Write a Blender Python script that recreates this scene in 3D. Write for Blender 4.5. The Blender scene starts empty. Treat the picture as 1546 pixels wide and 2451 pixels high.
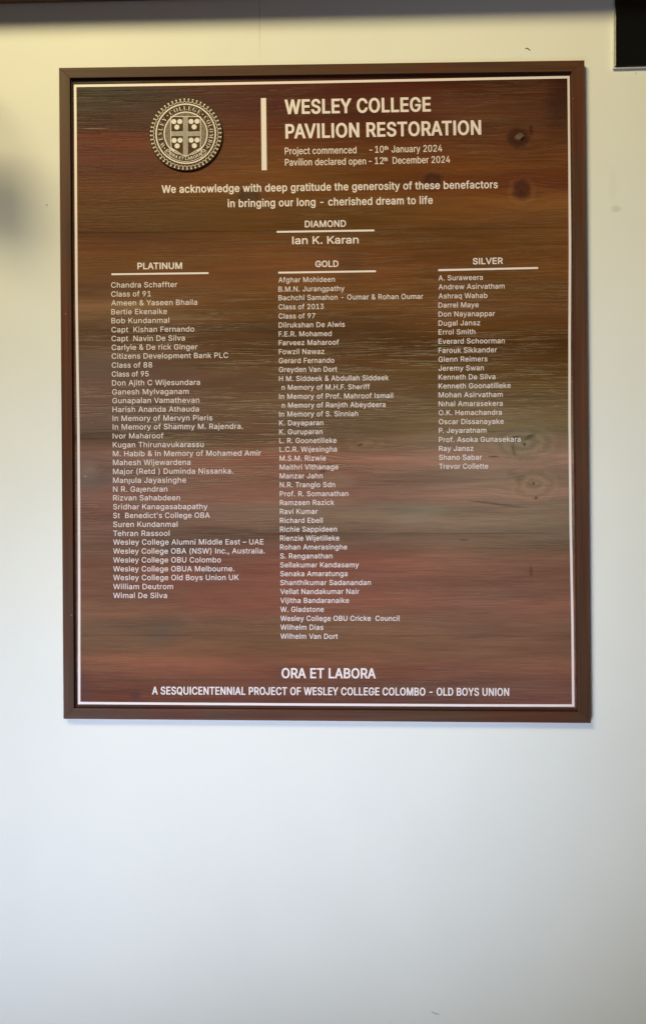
import bpy, bmesh, math, random
from mathutils import Vector, Matrix, Euler
from mathutils.geometry import delaunay_2d_cdt

random.seed(7)
S = bpy.context.scene
COL = S.collection

# ---------------------------------------------------------------- camera
PW, PH = 1546.0, 2451.0                     # size of the photograph the measurements are taken in
CAM = Vector((0.0381, -1.5168, -0.2112))
ROT = Euler((math.pi/2 + 0.0039, 0.0049, 0.0252), 'XYZ')
FOC = 2122.6                                # focal length in photograph pixels
cd = bpy.data.cameras.new('camera')
cam = bpy.data.objects.new('camera', cd)
COL.objects.link(cam)
cam.location = CAM
cam.rotation_euler = ROT
cd.sensor_fit = 'VERTICAL'
cd.sensor_height = 24.0
cd.lens = 24.0*FOC/PH
cd.clip_start = 0.01
cd.clip_end = 100
S.camera = cam

# ---------------------------------------------------------------- light
S.view_settings.view_transform = 'Standard'
S.view_settings.look = 'None'
S.view_settings.gamma = 1
S.view_settings.exposure = 0
W = bpy.data.worlds.new('World')
S.world = W
W.use_nodes = True
bg = W.node_tree.nodes['Background']
bg.inputs[0].default_value = (1.0, 0.94, 0.86, 1)
bg.inputs[1].default_value = 0.035

def area(name, loc, aim, sx, sy, power, color, spread=180):
    l = bpy.data.lights.new(name, 'AREA')
    l.shape = 'RECTANGLE'
    l.size = sx
    l.size_y = sy
    l.energy = power
    l.color = color
    l.spread = math.radians(spread)
    o = bpy.data.objects.new(name, l)
    COL.objects.link(o)
    o.location = loc
    o.rotation_euler = (Vector(aim) - Vector(loc)).to_track_quat('-Z', 'Y').to_euler()
    return o

# warm ceiling lamp, up and to the left of the board
area('ceiling_lamp', (-1.25, -2.4, 1.95), (0.02, 0, 0.80), 1.3, 0.7, 29.5, (1.0, 0.86, 0.455), 97.5)
# cool daylight that comes in low through the open side of the pavilion
area('daylight', (-0.69, -1.2, -1.16), (-0.12, 0, -0.56), 1.4, 1.0, 4.8, (0.655, 0.775, 1.0), 45.8)
# the far opening behind the camera, which the varnish mirrors as a soft sheen
area('far_opening', (1.0, -3.6, 0.55), (0.2, 0, 0.0), 1.6, 0.8, 4, (0.90, 0.95, 1.0), 150)

# ---------------------------------------------------------------- helpers
R3 = ROT.to_matrix()

def at(px, py, Y=0.0):
    """the point of the vertical plane y = Y that the measured photograph point shows"""
    d = R3 @ Vector(((px - PW/2)/FOC, (PH/2 - py)/FOC, -1.0))
    t = (Y - CAM.y)/d.y
    return Vector((CAM.x + d.x*t, Y, CAM.z + d.z*t))

def link(name, me, mat, parent=None, **props):
    o = bpy.data.objects.new(name, me)
    COL.objects.link(o)
    if mat is not None and not me.materials:
        me.materials.append(mat)
    if parent is not None:
        o.parent = parent
    for k, v in props.items():
        o[k] = v
    return o

def mesh(name, verts, faces, mat, parent=None, bevel=0, seg=2, **props):
    me = bpy.data.meshes.new(name)
    me.from_pydata([tuple(v) for v in verts], [], faces)
    me.validate()
    bm = bmesh.new()
    bm.from_mesh(me)
    if bevel:
        bmesh.ops.remove_doubles(bm, verts=bm.verts, dist=1e-6)
        bmesh.ops.recalc_face_normals(bm, faces=bm.faces)
        bmesh.ops.bevel(bm, geom=list(bm.edges), offset=bevel, segments=seg, affect='EDGES', profile=0.5)
    bm.to_mesh(me)
    bm.free()
    return link(name, me, mat, parent, **props)

def boxq(quad_front, quad_back):
    """closed box from four front and four back corners"""
    v = list(quad_front) + list(quad_back)
    f = [(0, 1, 2, 3), (7, 6, 5, 4)] + [(i + 4, (i + 1) % 4 + 4, (i + 1) % 4, i) for i in range(4)]
    return v, f

def empty(name, loc, **props):
    o = bpy.data.objects.new(name, None)
    COL.objects.link(o)
    o.location = loc
    o.empty_display_size = 0.05
    for k, v in props.items():
        o[k] = v
    return o

def adopt(root):
    """children are modelled in world coordinates: keep them there"""
    inv = Matrix.Translation(root.location).inverted()
    for c in root.children:
        c.matrix_parent_inverse = inv

# ---------------------------------------------------------------- materials
class NT:
    def __init__(s, name):
        s.m = bpy.data.materials.new(name)
        s.m.use_nodes = True
        s.t = s.m.node_tree
        s.b = s.t.nodes['Principled BSDF']
    def n(s, typ, **kw):
        x = s.t.nodes.new(typ)
        for k, v in kw.items():
            if k.startswith('i_'):
                x.inputs[int(k[2:])].default_value = v
            else:
                setattr(x, k, v)
        return x
    def l(s, a, b):
        s.t.links.new(a, b)
    def math(s, op, a, b=None, c=None, clamp=False):
        x = s.n('ShaderNodeMath', operation=op, use_clamp=clamp)
        for i, v in enumerate((a, b, c)):
            if v is None:
                continue
            if isinstance(v, (int, float)):
                x.inputs[i].default_value = v
            else:
                s.l(v, x.inputs[i])
        return x.outputs[0]
    def vec(s, op, a, b=None):
        x = s.n('ShaderNodeVectorMath', operation=op)
        for i, v in enumerate((a, b)):
            if v is None:
                continue
            if isinstance(v, (tuple, Vector)):
                x.inputs[i].default_value = tuple(v)
            else:
                s.l(v, x.inputs[i])
        return x
    def mix(s, f, a, b, blend='MIX'):
        x = s.n('ShaderNodeMix', data_type='RGBA', blend_type=blend)
        for i, v in ((0, f), (6, a), (7, b)):
            if isinstance(v, (int, float)):
                x.inputs[i].default_value = v
            elif isinstance(v, tuple):
                x.inputs[i].default_value = v if len(v) == 4 else v + (1,)
            else:
                s.l(v, x.inputs[i])
        return x.outputs[2]
    def noise(s, v, scale, detail=3, rough=0.55, dist=0.0):
        x = s.n('ShaderNodeTexNoise')
        x.inputs['Scale'].default_value = scale
        x.inputs['Detail'].default_value = detail
        x.inputs['Roughness'].default_value = rough
        x.inputs['Distortion'].default_value = dist
        s.l(v, x.inputs['Vector'])
        return x
    def rng(s, v, a, b, c=0.0, d=1.0, smooth=True):
        x = s.n('ShaderNodeMapRange', interpolation_type='SMOOTHSTEP' if smooth else 'LINEAR')
        s.l(v, x.inputs[0])
        for i, q in enumerate((a, b, c, d)):
            x.inputs[i + 1].default_value = q
        return x.outputs[0]
    def pos(s):
        return s.n('ShaderNodeNewGeometry').outputs['Position']
    def blob(s, p, px, py, rx, ry, Y, tilt=0.0):
        """soft elliptical spot at a place of the board: 1 in its middle, 0 outside"""
        c = at(px, py, Y)
        k = 1/1397.0
        d = s.vec('SUBTRACT', p, (c.x, c.y, c.z)).outputs[0]
        if tilt:
            r = s.n('ShaderNodeVectorRotate', rotation_type='Y_AXIS')
            s.l(d, r.inputs['Vector'])
            r.inputs['Angle'].default_value = tilt
            d = r.outputs[0]
        d = s.vec('MULTIPLY', d, (1/(rx*k), 0.0, 1/(ry*k))).outputs[0]
        return s.vec('LENGTH', d).outputs['Value']

YB = -0.0062      # front of the planks
YF = -0.0130      # front of the frame

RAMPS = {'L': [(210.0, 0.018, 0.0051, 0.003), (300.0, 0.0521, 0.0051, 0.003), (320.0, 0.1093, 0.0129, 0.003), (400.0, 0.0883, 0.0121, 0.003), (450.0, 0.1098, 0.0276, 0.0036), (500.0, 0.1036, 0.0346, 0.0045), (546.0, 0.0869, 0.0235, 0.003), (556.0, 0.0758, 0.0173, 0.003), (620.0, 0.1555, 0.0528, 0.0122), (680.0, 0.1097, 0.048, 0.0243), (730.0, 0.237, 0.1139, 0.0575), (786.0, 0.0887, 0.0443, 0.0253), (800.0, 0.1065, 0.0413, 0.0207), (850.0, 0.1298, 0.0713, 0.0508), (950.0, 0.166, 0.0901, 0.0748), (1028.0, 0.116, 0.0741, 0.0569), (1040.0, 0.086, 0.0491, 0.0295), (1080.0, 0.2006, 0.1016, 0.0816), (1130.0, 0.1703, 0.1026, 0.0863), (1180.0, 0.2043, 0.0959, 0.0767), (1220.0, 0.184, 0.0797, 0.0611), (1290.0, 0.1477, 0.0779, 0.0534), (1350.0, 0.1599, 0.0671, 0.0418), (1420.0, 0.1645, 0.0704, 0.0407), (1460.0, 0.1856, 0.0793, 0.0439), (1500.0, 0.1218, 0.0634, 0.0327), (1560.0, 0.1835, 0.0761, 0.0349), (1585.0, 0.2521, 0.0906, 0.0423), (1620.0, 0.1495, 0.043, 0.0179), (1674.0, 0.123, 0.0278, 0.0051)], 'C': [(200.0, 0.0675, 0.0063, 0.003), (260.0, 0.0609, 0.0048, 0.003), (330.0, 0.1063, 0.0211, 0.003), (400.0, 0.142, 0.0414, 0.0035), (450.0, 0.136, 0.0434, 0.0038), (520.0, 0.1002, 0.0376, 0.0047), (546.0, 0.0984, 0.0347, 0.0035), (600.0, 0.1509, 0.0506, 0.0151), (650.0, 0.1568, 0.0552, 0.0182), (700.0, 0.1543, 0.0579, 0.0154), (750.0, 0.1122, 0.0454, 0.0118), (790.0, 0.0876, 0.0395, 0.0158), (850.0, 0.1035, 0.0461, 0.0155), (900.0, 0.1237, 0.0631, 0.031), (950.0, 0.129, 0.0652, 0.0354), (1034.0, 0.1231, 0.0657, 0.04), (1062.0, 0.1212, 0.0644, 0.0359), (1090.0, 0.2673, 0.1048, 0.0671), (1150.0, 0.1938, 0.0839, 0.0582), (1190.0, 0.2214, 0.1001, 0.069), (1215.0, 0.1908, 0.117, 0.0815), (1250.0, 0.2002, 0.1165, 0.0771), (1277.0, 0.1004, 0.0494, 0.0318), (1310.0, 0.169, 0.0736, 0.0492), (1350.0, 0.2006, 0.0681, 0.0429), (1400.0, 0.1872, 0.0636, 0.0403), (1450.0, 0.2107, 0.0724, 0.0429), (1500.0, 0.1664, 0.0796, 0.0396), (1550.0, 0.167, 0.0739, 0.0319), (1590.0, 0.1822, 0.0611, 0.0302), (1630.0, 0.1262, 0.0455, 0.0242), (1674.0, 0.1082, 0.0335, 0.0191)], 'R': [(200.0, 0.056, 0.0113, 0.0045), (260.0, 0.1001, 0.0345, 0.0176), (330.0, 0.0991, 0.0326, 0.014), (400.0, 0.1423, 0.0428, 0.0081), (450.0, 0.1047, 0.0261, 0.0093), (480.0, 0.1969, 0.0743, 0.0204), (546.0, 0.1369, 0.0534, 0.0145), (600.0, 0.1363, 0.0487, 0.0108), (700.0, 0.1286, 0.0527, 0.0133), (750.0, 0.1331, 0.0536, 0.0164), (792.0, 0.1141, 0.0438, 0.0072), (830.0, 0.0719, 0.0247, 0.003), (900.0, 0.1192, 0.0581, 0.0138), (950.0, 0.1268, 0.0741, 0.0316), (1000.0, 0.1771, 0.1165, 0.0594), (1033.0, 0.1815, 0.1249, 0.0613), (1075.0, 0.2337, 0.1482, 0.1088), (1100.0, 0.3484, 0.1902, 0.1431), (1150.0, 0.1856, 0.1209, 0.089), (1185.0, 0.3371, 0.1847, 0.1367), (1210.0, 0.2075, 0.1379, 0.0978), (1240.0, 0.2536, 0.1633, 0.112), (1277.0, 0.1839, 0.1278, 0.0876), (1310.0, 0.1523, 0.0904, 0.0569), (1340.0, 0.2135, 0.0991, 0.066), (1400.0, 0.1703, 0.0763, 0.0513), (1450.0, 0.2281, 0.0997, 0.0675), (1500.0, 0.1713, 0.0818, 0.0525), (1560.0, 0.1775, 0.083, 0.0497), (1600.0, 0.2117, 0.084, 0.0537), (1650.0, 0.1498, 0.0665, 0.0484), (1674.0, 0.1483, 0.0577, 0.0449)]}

def wood_board():
    w = NT('stained_pine')
    p = w.pos()
    # knots push the grain aside
    wob = w.noise(w.vec('MULTIPLY', p, (5, 0, 22)).outputs[0], 1.0, 3)
    wv = w.vec('SUBTRACT', wob.outputs['Color'], (0.5, 0.5, 0.5)).outputs[0]
    pw = w.vec('ADD', p, w.vec('MULTIPLY', wv, (0.02, 0, 0.008)).outputs[0]).outputs[0]
    KN = [(1242, 330, 70, 34), (1247, 458, 60, 40), (1035, 428, 60, 30), (597, 472, 70, 34), (872, 1062, 90, 20),
          (1250, 1062, 110, 44), (1276, 1160, 80, 36), (772, 1110, 50, 28), (432, 1310, 60, 28), (500, 1370, 40, 20),
          (215, 1130, 80, 40), (440, 1462, 60, 26), (325, 1665, 50, 20), (400, 1500, 70, 22)]
    off = None
    sep = w.n('ShaderNodeSeparateXYZ')
    w.l(pw, sep.inputs[0])
    z = sep.outputs[2]
    for (kx, ky, rx, ry) in KN:
        L = w.blob(p, kx, ky, rx, ry, YB)
        g = w.rng(L, 1.6, 0.0, 0.0, 1.0)
        dz = w.math('SUBTRACT', z, at(kx, ky, YB).z)
        t = w.math('MULTIPLY', w.math('MULTIPLY', g, dz), -0.62)
        off = t if off is None else w.math('ADD', off, t)
    zk = w.math('ADD', z, off)
    # stain colour and painted-in reflected haze along the height, three profiles across the width
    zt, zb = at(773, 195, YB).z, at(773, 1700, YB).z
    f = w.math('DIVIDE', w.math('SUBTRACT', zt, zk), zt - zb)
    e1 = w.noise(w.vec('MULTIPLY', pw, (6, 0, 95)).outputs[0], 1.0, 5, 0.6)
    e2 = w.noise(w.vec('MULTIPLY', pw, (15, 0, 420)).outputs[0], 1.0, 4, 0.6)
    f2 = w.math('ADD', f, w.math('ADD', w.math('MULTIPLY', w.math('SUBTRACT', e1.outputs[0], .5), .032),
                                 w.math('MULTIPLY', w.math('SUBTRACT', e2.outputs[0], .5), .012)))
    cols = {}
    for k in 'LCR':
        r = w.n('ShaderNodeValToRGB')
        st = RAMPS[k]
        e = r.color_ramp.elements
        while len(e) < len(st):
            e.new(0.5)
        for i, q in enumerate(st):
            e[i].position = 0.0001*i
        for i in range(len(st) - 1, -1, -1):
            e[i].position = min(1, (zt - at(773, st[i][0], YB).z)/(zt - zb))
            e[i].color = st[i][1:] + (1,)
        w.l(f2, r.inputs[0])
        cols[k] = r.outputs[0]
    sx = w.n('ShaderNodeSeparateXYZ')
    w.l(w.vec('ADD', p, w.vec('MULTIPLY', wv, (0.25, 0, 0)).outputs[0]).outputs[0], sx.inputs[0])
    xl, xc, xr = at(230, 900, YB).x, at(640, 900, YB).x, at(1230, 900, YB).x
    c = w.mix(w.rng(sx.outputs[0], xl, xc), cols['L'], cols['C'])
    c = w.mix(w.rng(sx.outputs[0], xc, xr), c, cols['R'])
    # grain in bent coordinates
    cb = w.n('ShaderNodeCombineXYZ')
    w.l(sep.outputs[0], cb.inputs[0])
    w.l(zk, cb.inputs[2])
    g = cb.outputs[0]
    n1 = w.noise(w.vec('MULTIPLY', g, (4, 0, 60)).outputs[0], 1.0, 4, 0.6)
    n2 = w.noise(w.vec('MULTIPLY', g, (13, 0, 360)).outputs[0], 1.0, 5, 0.65)
    n3 = w.noise(w.vec('MULTIPLY', g, (3, 0, 17)).outputs[0], 1.0, 4, 0.6)
    a1 = w.rng(n1.outputs[0], 0.3, 0.7, 0.84, 1.18, False)
    a2 = w.rng(n2.outputs[0], 0.28, 0.72, 0.82, 1.19, False)
    a3 = w.rng(n3.outputs[0], 0.3, 0.7, 0.85, 1.16, False)
    v = w.math('MULTIPLY', w.math('MULTIPLY', a1, a2), a3)
    c = w.vec('SCALE', c)
    w.l(v, c.inputs['Scale'])
    c = c.outputs[0]
    # hue drift between olive and red
    hu = w.noise(w.vec('MULTIPLY', g, (2.2, 0, 26)).outputs[0], 1.3, 3)
    hf = w.rng(hu.outputs[0], 0.35, 0.68)
    c = w.mix(hf, w.mix(1.0, c, (1.03, 0.985, 0.98), 'MULTIPLY'), w.mix(1.0, c, (0.97, 1.015, 1.01), 'MULTIPLY'))
    # weathered fine cracks, strongest in the middle planks
    cr = w.noise(w.vec('MULTIPLY', g, (3.2, 0, 150)).outputs[0], 1.0, 6, 0.7, 0.3)
    line = w.rng(w.math('ABSOLUTE', w.math('SUBTRACT', cr.outputs[0], 0.5)), 0.0, 0.030, 1.0, 0.0)
    zone = w.rng(w.math('ABSOLUTE', w.math('SUBTRACT', f, 0.53)), 0.08, 0.24, 1.0, 0.30)
    patch = w.rng(w.noise(w.vec('MULTIPLY', p, (3, 0, 14)).outputs[0], 1.0, 2).outputs[0], 0.34, 0.58)
    lf = w.math('MULTIPLY', w.math('MULTIPLY', line, zone), patch)
    c = w.mix(w.math('MULTIPLY', lf, 0.7), c, w.mix(1.0, c, (0.35, 0.33, 0.33), 'MULTIPLY'))
    cr2 = w.noise(w.vec('MULTIPLY', w.vec('ADD', g, (0, 0, 0.0011)).outputs[0], (3.2, 0, 150)).outputs[0], 1.0, 6, 0.7, 0.3)
    line2 = w.rng(w.math('ABSOLUTE', w.math('SUBTRACT', cr2.outputs[0], 0.5)), 0.0, 0.024, 1.0, 0.0)
    lf2 = w.math('MULTIPLY', w.math('MULTIPLY', line2, zone), patch)
    c = w.mix(w.math('MULTIPLY', lf2, 0.65), c, (0.36, 0.27, 0.17))
    # one broad varnish sheen painted in, then knots and stains: place, size, tilt, softness, strength, colour
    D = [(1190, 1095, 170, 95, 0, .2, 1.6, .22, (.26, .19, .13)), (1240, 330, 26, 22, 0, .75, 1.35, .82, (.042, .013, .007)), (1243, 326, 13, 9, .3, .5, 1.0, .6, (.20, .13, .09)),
         (1250, 332, 9, 4, .8, .5, 1.0, .9, (.006, .003, .002)), (1270, 312, 5, 17, 0, .3, 1.3, .7, (.05, .012, .005)),
         (1247, 458, 34, 40, 0, .75, 1.1, .12, (.26, .13, .08)), (1248, 452, 23, 27, 0, .5, 1.25, .85, (.048, .013, .007)),
         (1035, 428, 27, 17, 0, .4, 1.3, .75, (.045, .014, .010)), (597, 470, 32, 26, 0, .4, 1.35, .72, (.045, .020, .012)),
         (872, 1062, 44, 14, 0, .3, 1.3, .40, (.24, .15, .08)), (862, 1065, 9, 4, .3, .3, 1.2, .7, (.04, .03, .02)),
         (1250, 1060, 62, 34, .2, .4, 1.5, .55, (.21, .17, .11)), (1266, 1046, 20, 5, .5, .3, 1.3, .6, (.05, .038, .026)),
         (1236, 1050, 12, 8, -.3, .2, 1.3, .7, (.05, .04, .028)), (1228, 1078, 5, 16, .3, .2, 1.3, .6, (.07, .055, .036)),
         (1255, 1064, 4, 4, 0, .3, 1.2, .8, (.03, .02, .015)),
         (1276, 1158, 48, 32, 0, .5, 1.4, .45, (.26, .17, .105)), (1276, 1157, 4, 5, .4, .3, 1.3, .7, (.04, .025, .018)),
         (1282, 1192, 4.5, 4, 0, .5, 1.3, .7, (.07, .03, .02)), (1240, 1142, 26, 12, -.4, .3, 1.4, .35, (.10, .075, .05)),
         (214, 1130, 22, 24, 0, .2, 1.6, .30, (.28, .22, .18)), (205, 1140, 5, 3, 0, .4, 1.2, .4, (.4, .33, .28)), (226, 307.5, 44, 1.1, -.005, .3, 1.1, .6, (.42, .30, .22)),
         (232, 1152, 40, 22, .3, .3, 1.5, .35, (.12, .10, .09)), (425, 1312, 40, 20, 0, .2, 1.6, .60, (.075, .058, .048)),
         (505, 1372, 28, 18, 0, .2, 1.5, .5, (.085, .06, .05)), (392, 1512, 42, 26, .5, .2, 1.7, .35, (.085, .068, .05)),
         (452, 1482, 52, 10, -.5, .2, 1.7, .30, (.20, .10, .055)), (470, 1466, 30, 12, .3, .2, 1.7, .25, (.19, .08, .045)),
         (1270, 1366, 4.5, 15, .1, .4, 1.3, .55, (.06, .035, .025)), (325, 1665, 14, 11, 0, .3, 1.5, .7, (.07, .022, .018)),
         (200, 1655, 20, 60, .1, .3, 1.6, .5, (.09, .035, .03)), (215, 236, 48, 36, 0, .3, 1.6, .45, (.046, .028, .014)),
         (1345, 240, 38, 66, -.2, .3, 1.5, .70, (.035, .012, .008)), (1300, 420, 90, 26, 0, .2, 1.7, .4, (.14, .036, .012)),
         (840, 632, 24, 40, .3, .3, 1.6, .3, (.06, .04, .02)), (772, 1128, 8, 5, 0, .6, 1.2, .55, (.06, .035, .03)),
         (812, 1150, 46, 20, 0, .5, 1.2, .28, (.30, .19, .13)), (1185, 1206, 60, 3.2, -.12, .2, 1.5, .6, (.05, .035, .03)),
         (1180, 1093, 14, 2, 0, .3, 1.3, .75, (.05, .03, .025)), (1008, 1228, 60, 22, 0, .2, 1.7, .25, (.18, .19, .14)),
         (1110, 1292, 12, 2, 0, .3, 1.3, .7, (.04, .03, .025)), (1120, 935, 60, 26, .2, .2, 1.7, .4, (.17, .15, .10)),
         (330, 730, 90, 12, .03, .2, 1.6, .4, (.28, .16, .07)), (240, 870, 60, 60, .2, .2, 1.6, .30, (.16, .12, .10)),
         (970, 955, 60, 6, -.12, .2, 1.4, .35, (.22, .16, .10)), (640, 470, 30, 60, 0, .2, 1.6, .2, (.16, .05, .02))]
    en = w.noise(w.vec('MULTIPLY', p, (1, 1, 1.6)).outputs[0], 110, 4, 0.65)
    ev = w.math('MULTIPLY', w.math('SUBTRACT', en.outputs[0], 0.5), 0.9)
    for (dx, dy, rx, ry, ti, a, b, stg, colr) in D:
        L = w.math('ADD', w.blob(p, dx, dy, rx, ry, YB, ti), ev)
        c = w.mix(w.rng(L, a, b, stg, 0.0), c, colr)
    for (kx, ky, rx, ry, fr_, am) in ((1247, 458, 46, 50, 13, .10), (1240, 330, 40, 36, 12, .08), (1035, 430, 42, 30, 12, .18), (597, 472, 46, 36, 12, .18),
                                      (1252, 1062, 90, 50, 17, .17), (1276, 1158, 72, 50, 18, .15), (872, 1062, 62, 24, 11, .12), (425, 1312, 60, 34, 11, .12), (772, 1112, 26, 26, 8, .15)):
        L = w.math('ADD', w.blob(p, kx, ky, rx, ry, YB), w.math('ADD', w.math('MULTIPLY', ev, .5), w.math('MULTIPLY', w.math('SUBTRACT', n1.outputs[0], .5), .8)))
        rg = w.math('MULTIPLY', w.math('SINE', w.math('MULTIPLY', L, fr_)), w.rng(L, .1, 1.35, am, 0.0))
        x = w.vec('SCALE', c)
        w.l(w.math('ADD', rg, 1.0), x.inputs['Scale'])
        c = x.outputs[0]
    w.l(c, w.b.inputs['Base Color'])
    w.l(w.rng(n2.outputs[0], 0.3, 0.7, 0.36, 0.50, False), w.b.inputs['Roughness'])
    w.b.inputs['Specular IOR Level'].default_value = 0.12
    h = w.math('ADD', w.math('MULTIPLY', n2.outputs[0], 0.5), w.math('MULTIPLY', lf, -0.9))
    bp = w.n('ShaderNodeBump')
    bp.inputs['Strength'].default_value = 0.28
    bp.inputs['Distance'].default_value = 0.0012
    w.l(h, bp.inputs['Height'])
    w.l(bp.outputs[0], w.b.inputs['Normal'])
    return w.m

def wood_frame(name, along_z, base=(0.084, 0.040, 0.024), specks=True):
    w = NT(name)
    p = w.pos()
    s1 = (300, 60, 5) if along_z else (5, 60, 300)
    s2 = (60, 20, 2.2) if along_z else (2.2, 20, 60)
    n1 = w.noise(w.vec('MULTIPLY', p, s1).outputs[0], 1.0, 4, 0.6)
    n2 = w.noise(w.vec('MULTIPLY', p, s2).outputs[0], 1.0, 3, 0.6)
    v = w.math('MULTIPLY', w.rng(n1.outputs[0], .3, .7, .84, 1.16, False), w.rng(n2.outputs[0], .3, .7, .68, 1.34, False))
    c = w.vec('SCALE', base)
    w.l(v, c.inputs['Scale'])
    c = c.outputs[0]
    n3 = w.noise(p, 6, 3)
    c = w.mix(w.rng(n3.outputs[0], .38, .66), c, w.mix(1.0, c, (1.18, .86, .80), 'MULTIPLY'))
    if specks:
        vo = w.n('ShaderNodeTexVoronoi')
        vo.inputs['Scale'].default_value = 26
        w.l(p, vo.inputs['Vector'])
        c = w.mix(w.rng(vo.outputs['Distance'], .022, .034, .65, 0.0), c, (.36, .27, .20))
    w.l(c, w.b.inputs['Base Color'])
    w.b.inputs['Roughness'].default_value = 0.45
    w.b.inputs['Specular IOR Level'].default_value = 0.12
    bp = w.n('ShaderNodeBump')
    bp.inputs['Strength'].default_value = 0.2
    bp.inputs['Distance'].default_value = 0.001
    w.l(n1.outputs[0], bp.inputs['Height'])
    w.l(bp.outputs[0], w.b.inputs['Normal'])
    return w.m

def wall_paint():
    w = NT('wall_paint')
    p = w.pos()
    n1 = w.noise(p, 2.2, 3)
    n2 = w.noise(p, 11, 4)
    c = w.mix(w.rng(n1.outputs[0], .35, .65), (.790, .785, .770), (.825, .815, .795))
    c = w.mix(w.rng(n2.outputs[0], .4, .7, 0, .35), c, (.80, .815, .80))
    # marks with a shape of their own
    en = w.noise(p, 70, 3)
    ev = w.math('MULTIPLY', w.math('SUBTRACT', en.outputs[0], 0.5), 1.0)
    for (dx, dy, rx, ry, a, b, stg, colr) in [
            (1473, 500, 13, 9, .3, 1.3, .32, (.42, .38, .28)), (1466, 440, 9, 40, .2, 1.5, .10, (.5, .47, .38)),
            (1520.5, 176, 1.6, 4, .4, 1.3, .5, (.30, .26, .2)), (113.5, 491, 2.2, 2.6, .5, 1.3, .65, (.2, .2, .12)),
            (1466, 128, 3, 6, .2, 1.4, .25, (.35, .32, .22)), (1467, 60, 2.2, 60, .3, 1.3, .3, (.4, .36, .28))]:
        L = w.math('ADD', w.blob(p, dx, dy, rx, ry, 0.0), w.math('MULTIPLY', ev, 0.5))
        c = w.mix(w.rng(L, a, b, stg, 0.0), c, colr)
    # faint seam of two sheets running down from the beam
    sp = w.n('ShaderNodeSeparateXYZ')
    w.l(p, sp.inputs[0])
    sm = w.noise(w.vec('MULTIPLY', p, (30, 0, 9)).outputs[0], 1.0, 3)
    xx = w.math('ADD', sp.outputs[0], w.math('MULTIPLY', w.math('SUBTRACT', sm.outputs[0], .5), .0016))
    for px_, stg, z0, z1 in ((622, .28, at(622, 175).z, at(622, 40).z),):
        s0 = w.rng(w.math('ABSOLUTE', w.math('SUBTRACT', xx, at(px_, 100 if px_ == 622 else 1900).x)), .0006, .0020, stg, 0.0)
        if z0 < 5:
            s0 = w.math('MULTIPLY', s0, w.rng(sp.outputs[2], z0, z1, .0, 1.0))
        c = w.mix(s0, c, (.33, .30, .22))
    w.l(c, w.b.inputs['Base Color'])
    w.b.inputs['Roughness'].default_value = 0.55
    w.b.inputs['Specular IOR Level'].default_value = 0.3
    n4 = w.noise(p, 260, 3)
    n5 = w.noise(p, 5, 2)
    bp = w.n('ShaderNodeBump')
    bp.inputs['Strength'].default_value = 0.22
    bp.inputs['Distance'].default_value = 0.0010
    w.l(w.math('ADD', n4.outputs[0], w.math('MULTIPLY', n5.outputs[0], 8.0)), bp.inputs['Height'])
    w.l(bp.outputs[0], w.b.inputs['Normal'])
    return w.m

def plain(name, col, rough=0.5, var=0.06, scale=40, spec=0.5, bump=0.0):
    w = NT(name)
    p = w.pos()
    n = w.noise(p, scale, 4)
    c = w.vec('SCALE', col)
    w.l(w.rng(n.outputs[0], .3, .7, 1 - var, 1 + var, False), c.inputs['Scale'])
    w.l(c.outputs[0], w.b.inputs['Base Color'])
    w.b.inputs['Roughness'].default_value = rough
    w.b.inputs['Specular IOR Level'].default_value = spec
    if bump:
        bp = w.n('ShaderNodeBump')
        bp.inputs['Strength'].default_value = bump
        bp.inputs['Distance'].default_value = 0.001
        w.l(n.outputs[0], bp.inputs['Height'])
        w.l(bp.outputs[0], w.b.inputs['Normal'])
    return w.m

M_wall = wall_paint()
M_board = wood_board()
M_fh = wood_frame('dark_frame_wood_across', False)
M_fv = wood_frame('dark_frame_wood_upright', True)
M_fillet = wood_frame('dark_fillet_wood', False, (0.075, 0.038, 0.030), False)
M_print = plain('cream_print', (.81, .71, .72), .45, .03, 300)
M_seal = plain('seal_print', (.75, .66, .65), .45, .05, 300)
M_seal_base = plain('seal_dark_disc', (.078, .043, .023), .6, .15, 120, 0.08)
M_seal_edge = plain('seal_edge', (.05, .024, .014), .5, .1, 120)
M_black = plain('black_gloss', (.0045, .0045, .004), .22, .3, 8)
M_white_edge = plain('white_edge_paint', (.72, .72, .69), .5, .12, 200)
M_beam = wood_frame('beam_wood', False, (0.36, 0.20, 0.11), False)
M_hair = plain('dark_hair', (.03, .022, .012), .6)

# ---------------------------------------------------------------- wall
X0, X1, Z0, Z1 = -2.2, 2.2, -2.0, 2.1
v, f = boxq([(X0, 0, Z0), (X1, 0, Z0), (X1, 0, Z1), (X0, 0, Z1)], [(X0, .12, Z0), (X1, .12, Z0), (X1, .12, Z1), (X0, .12, Z1)])
wall = mesh('wall', v, f, M_wall, kind='structure', label='white painted wall behind the plaque')

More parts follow.
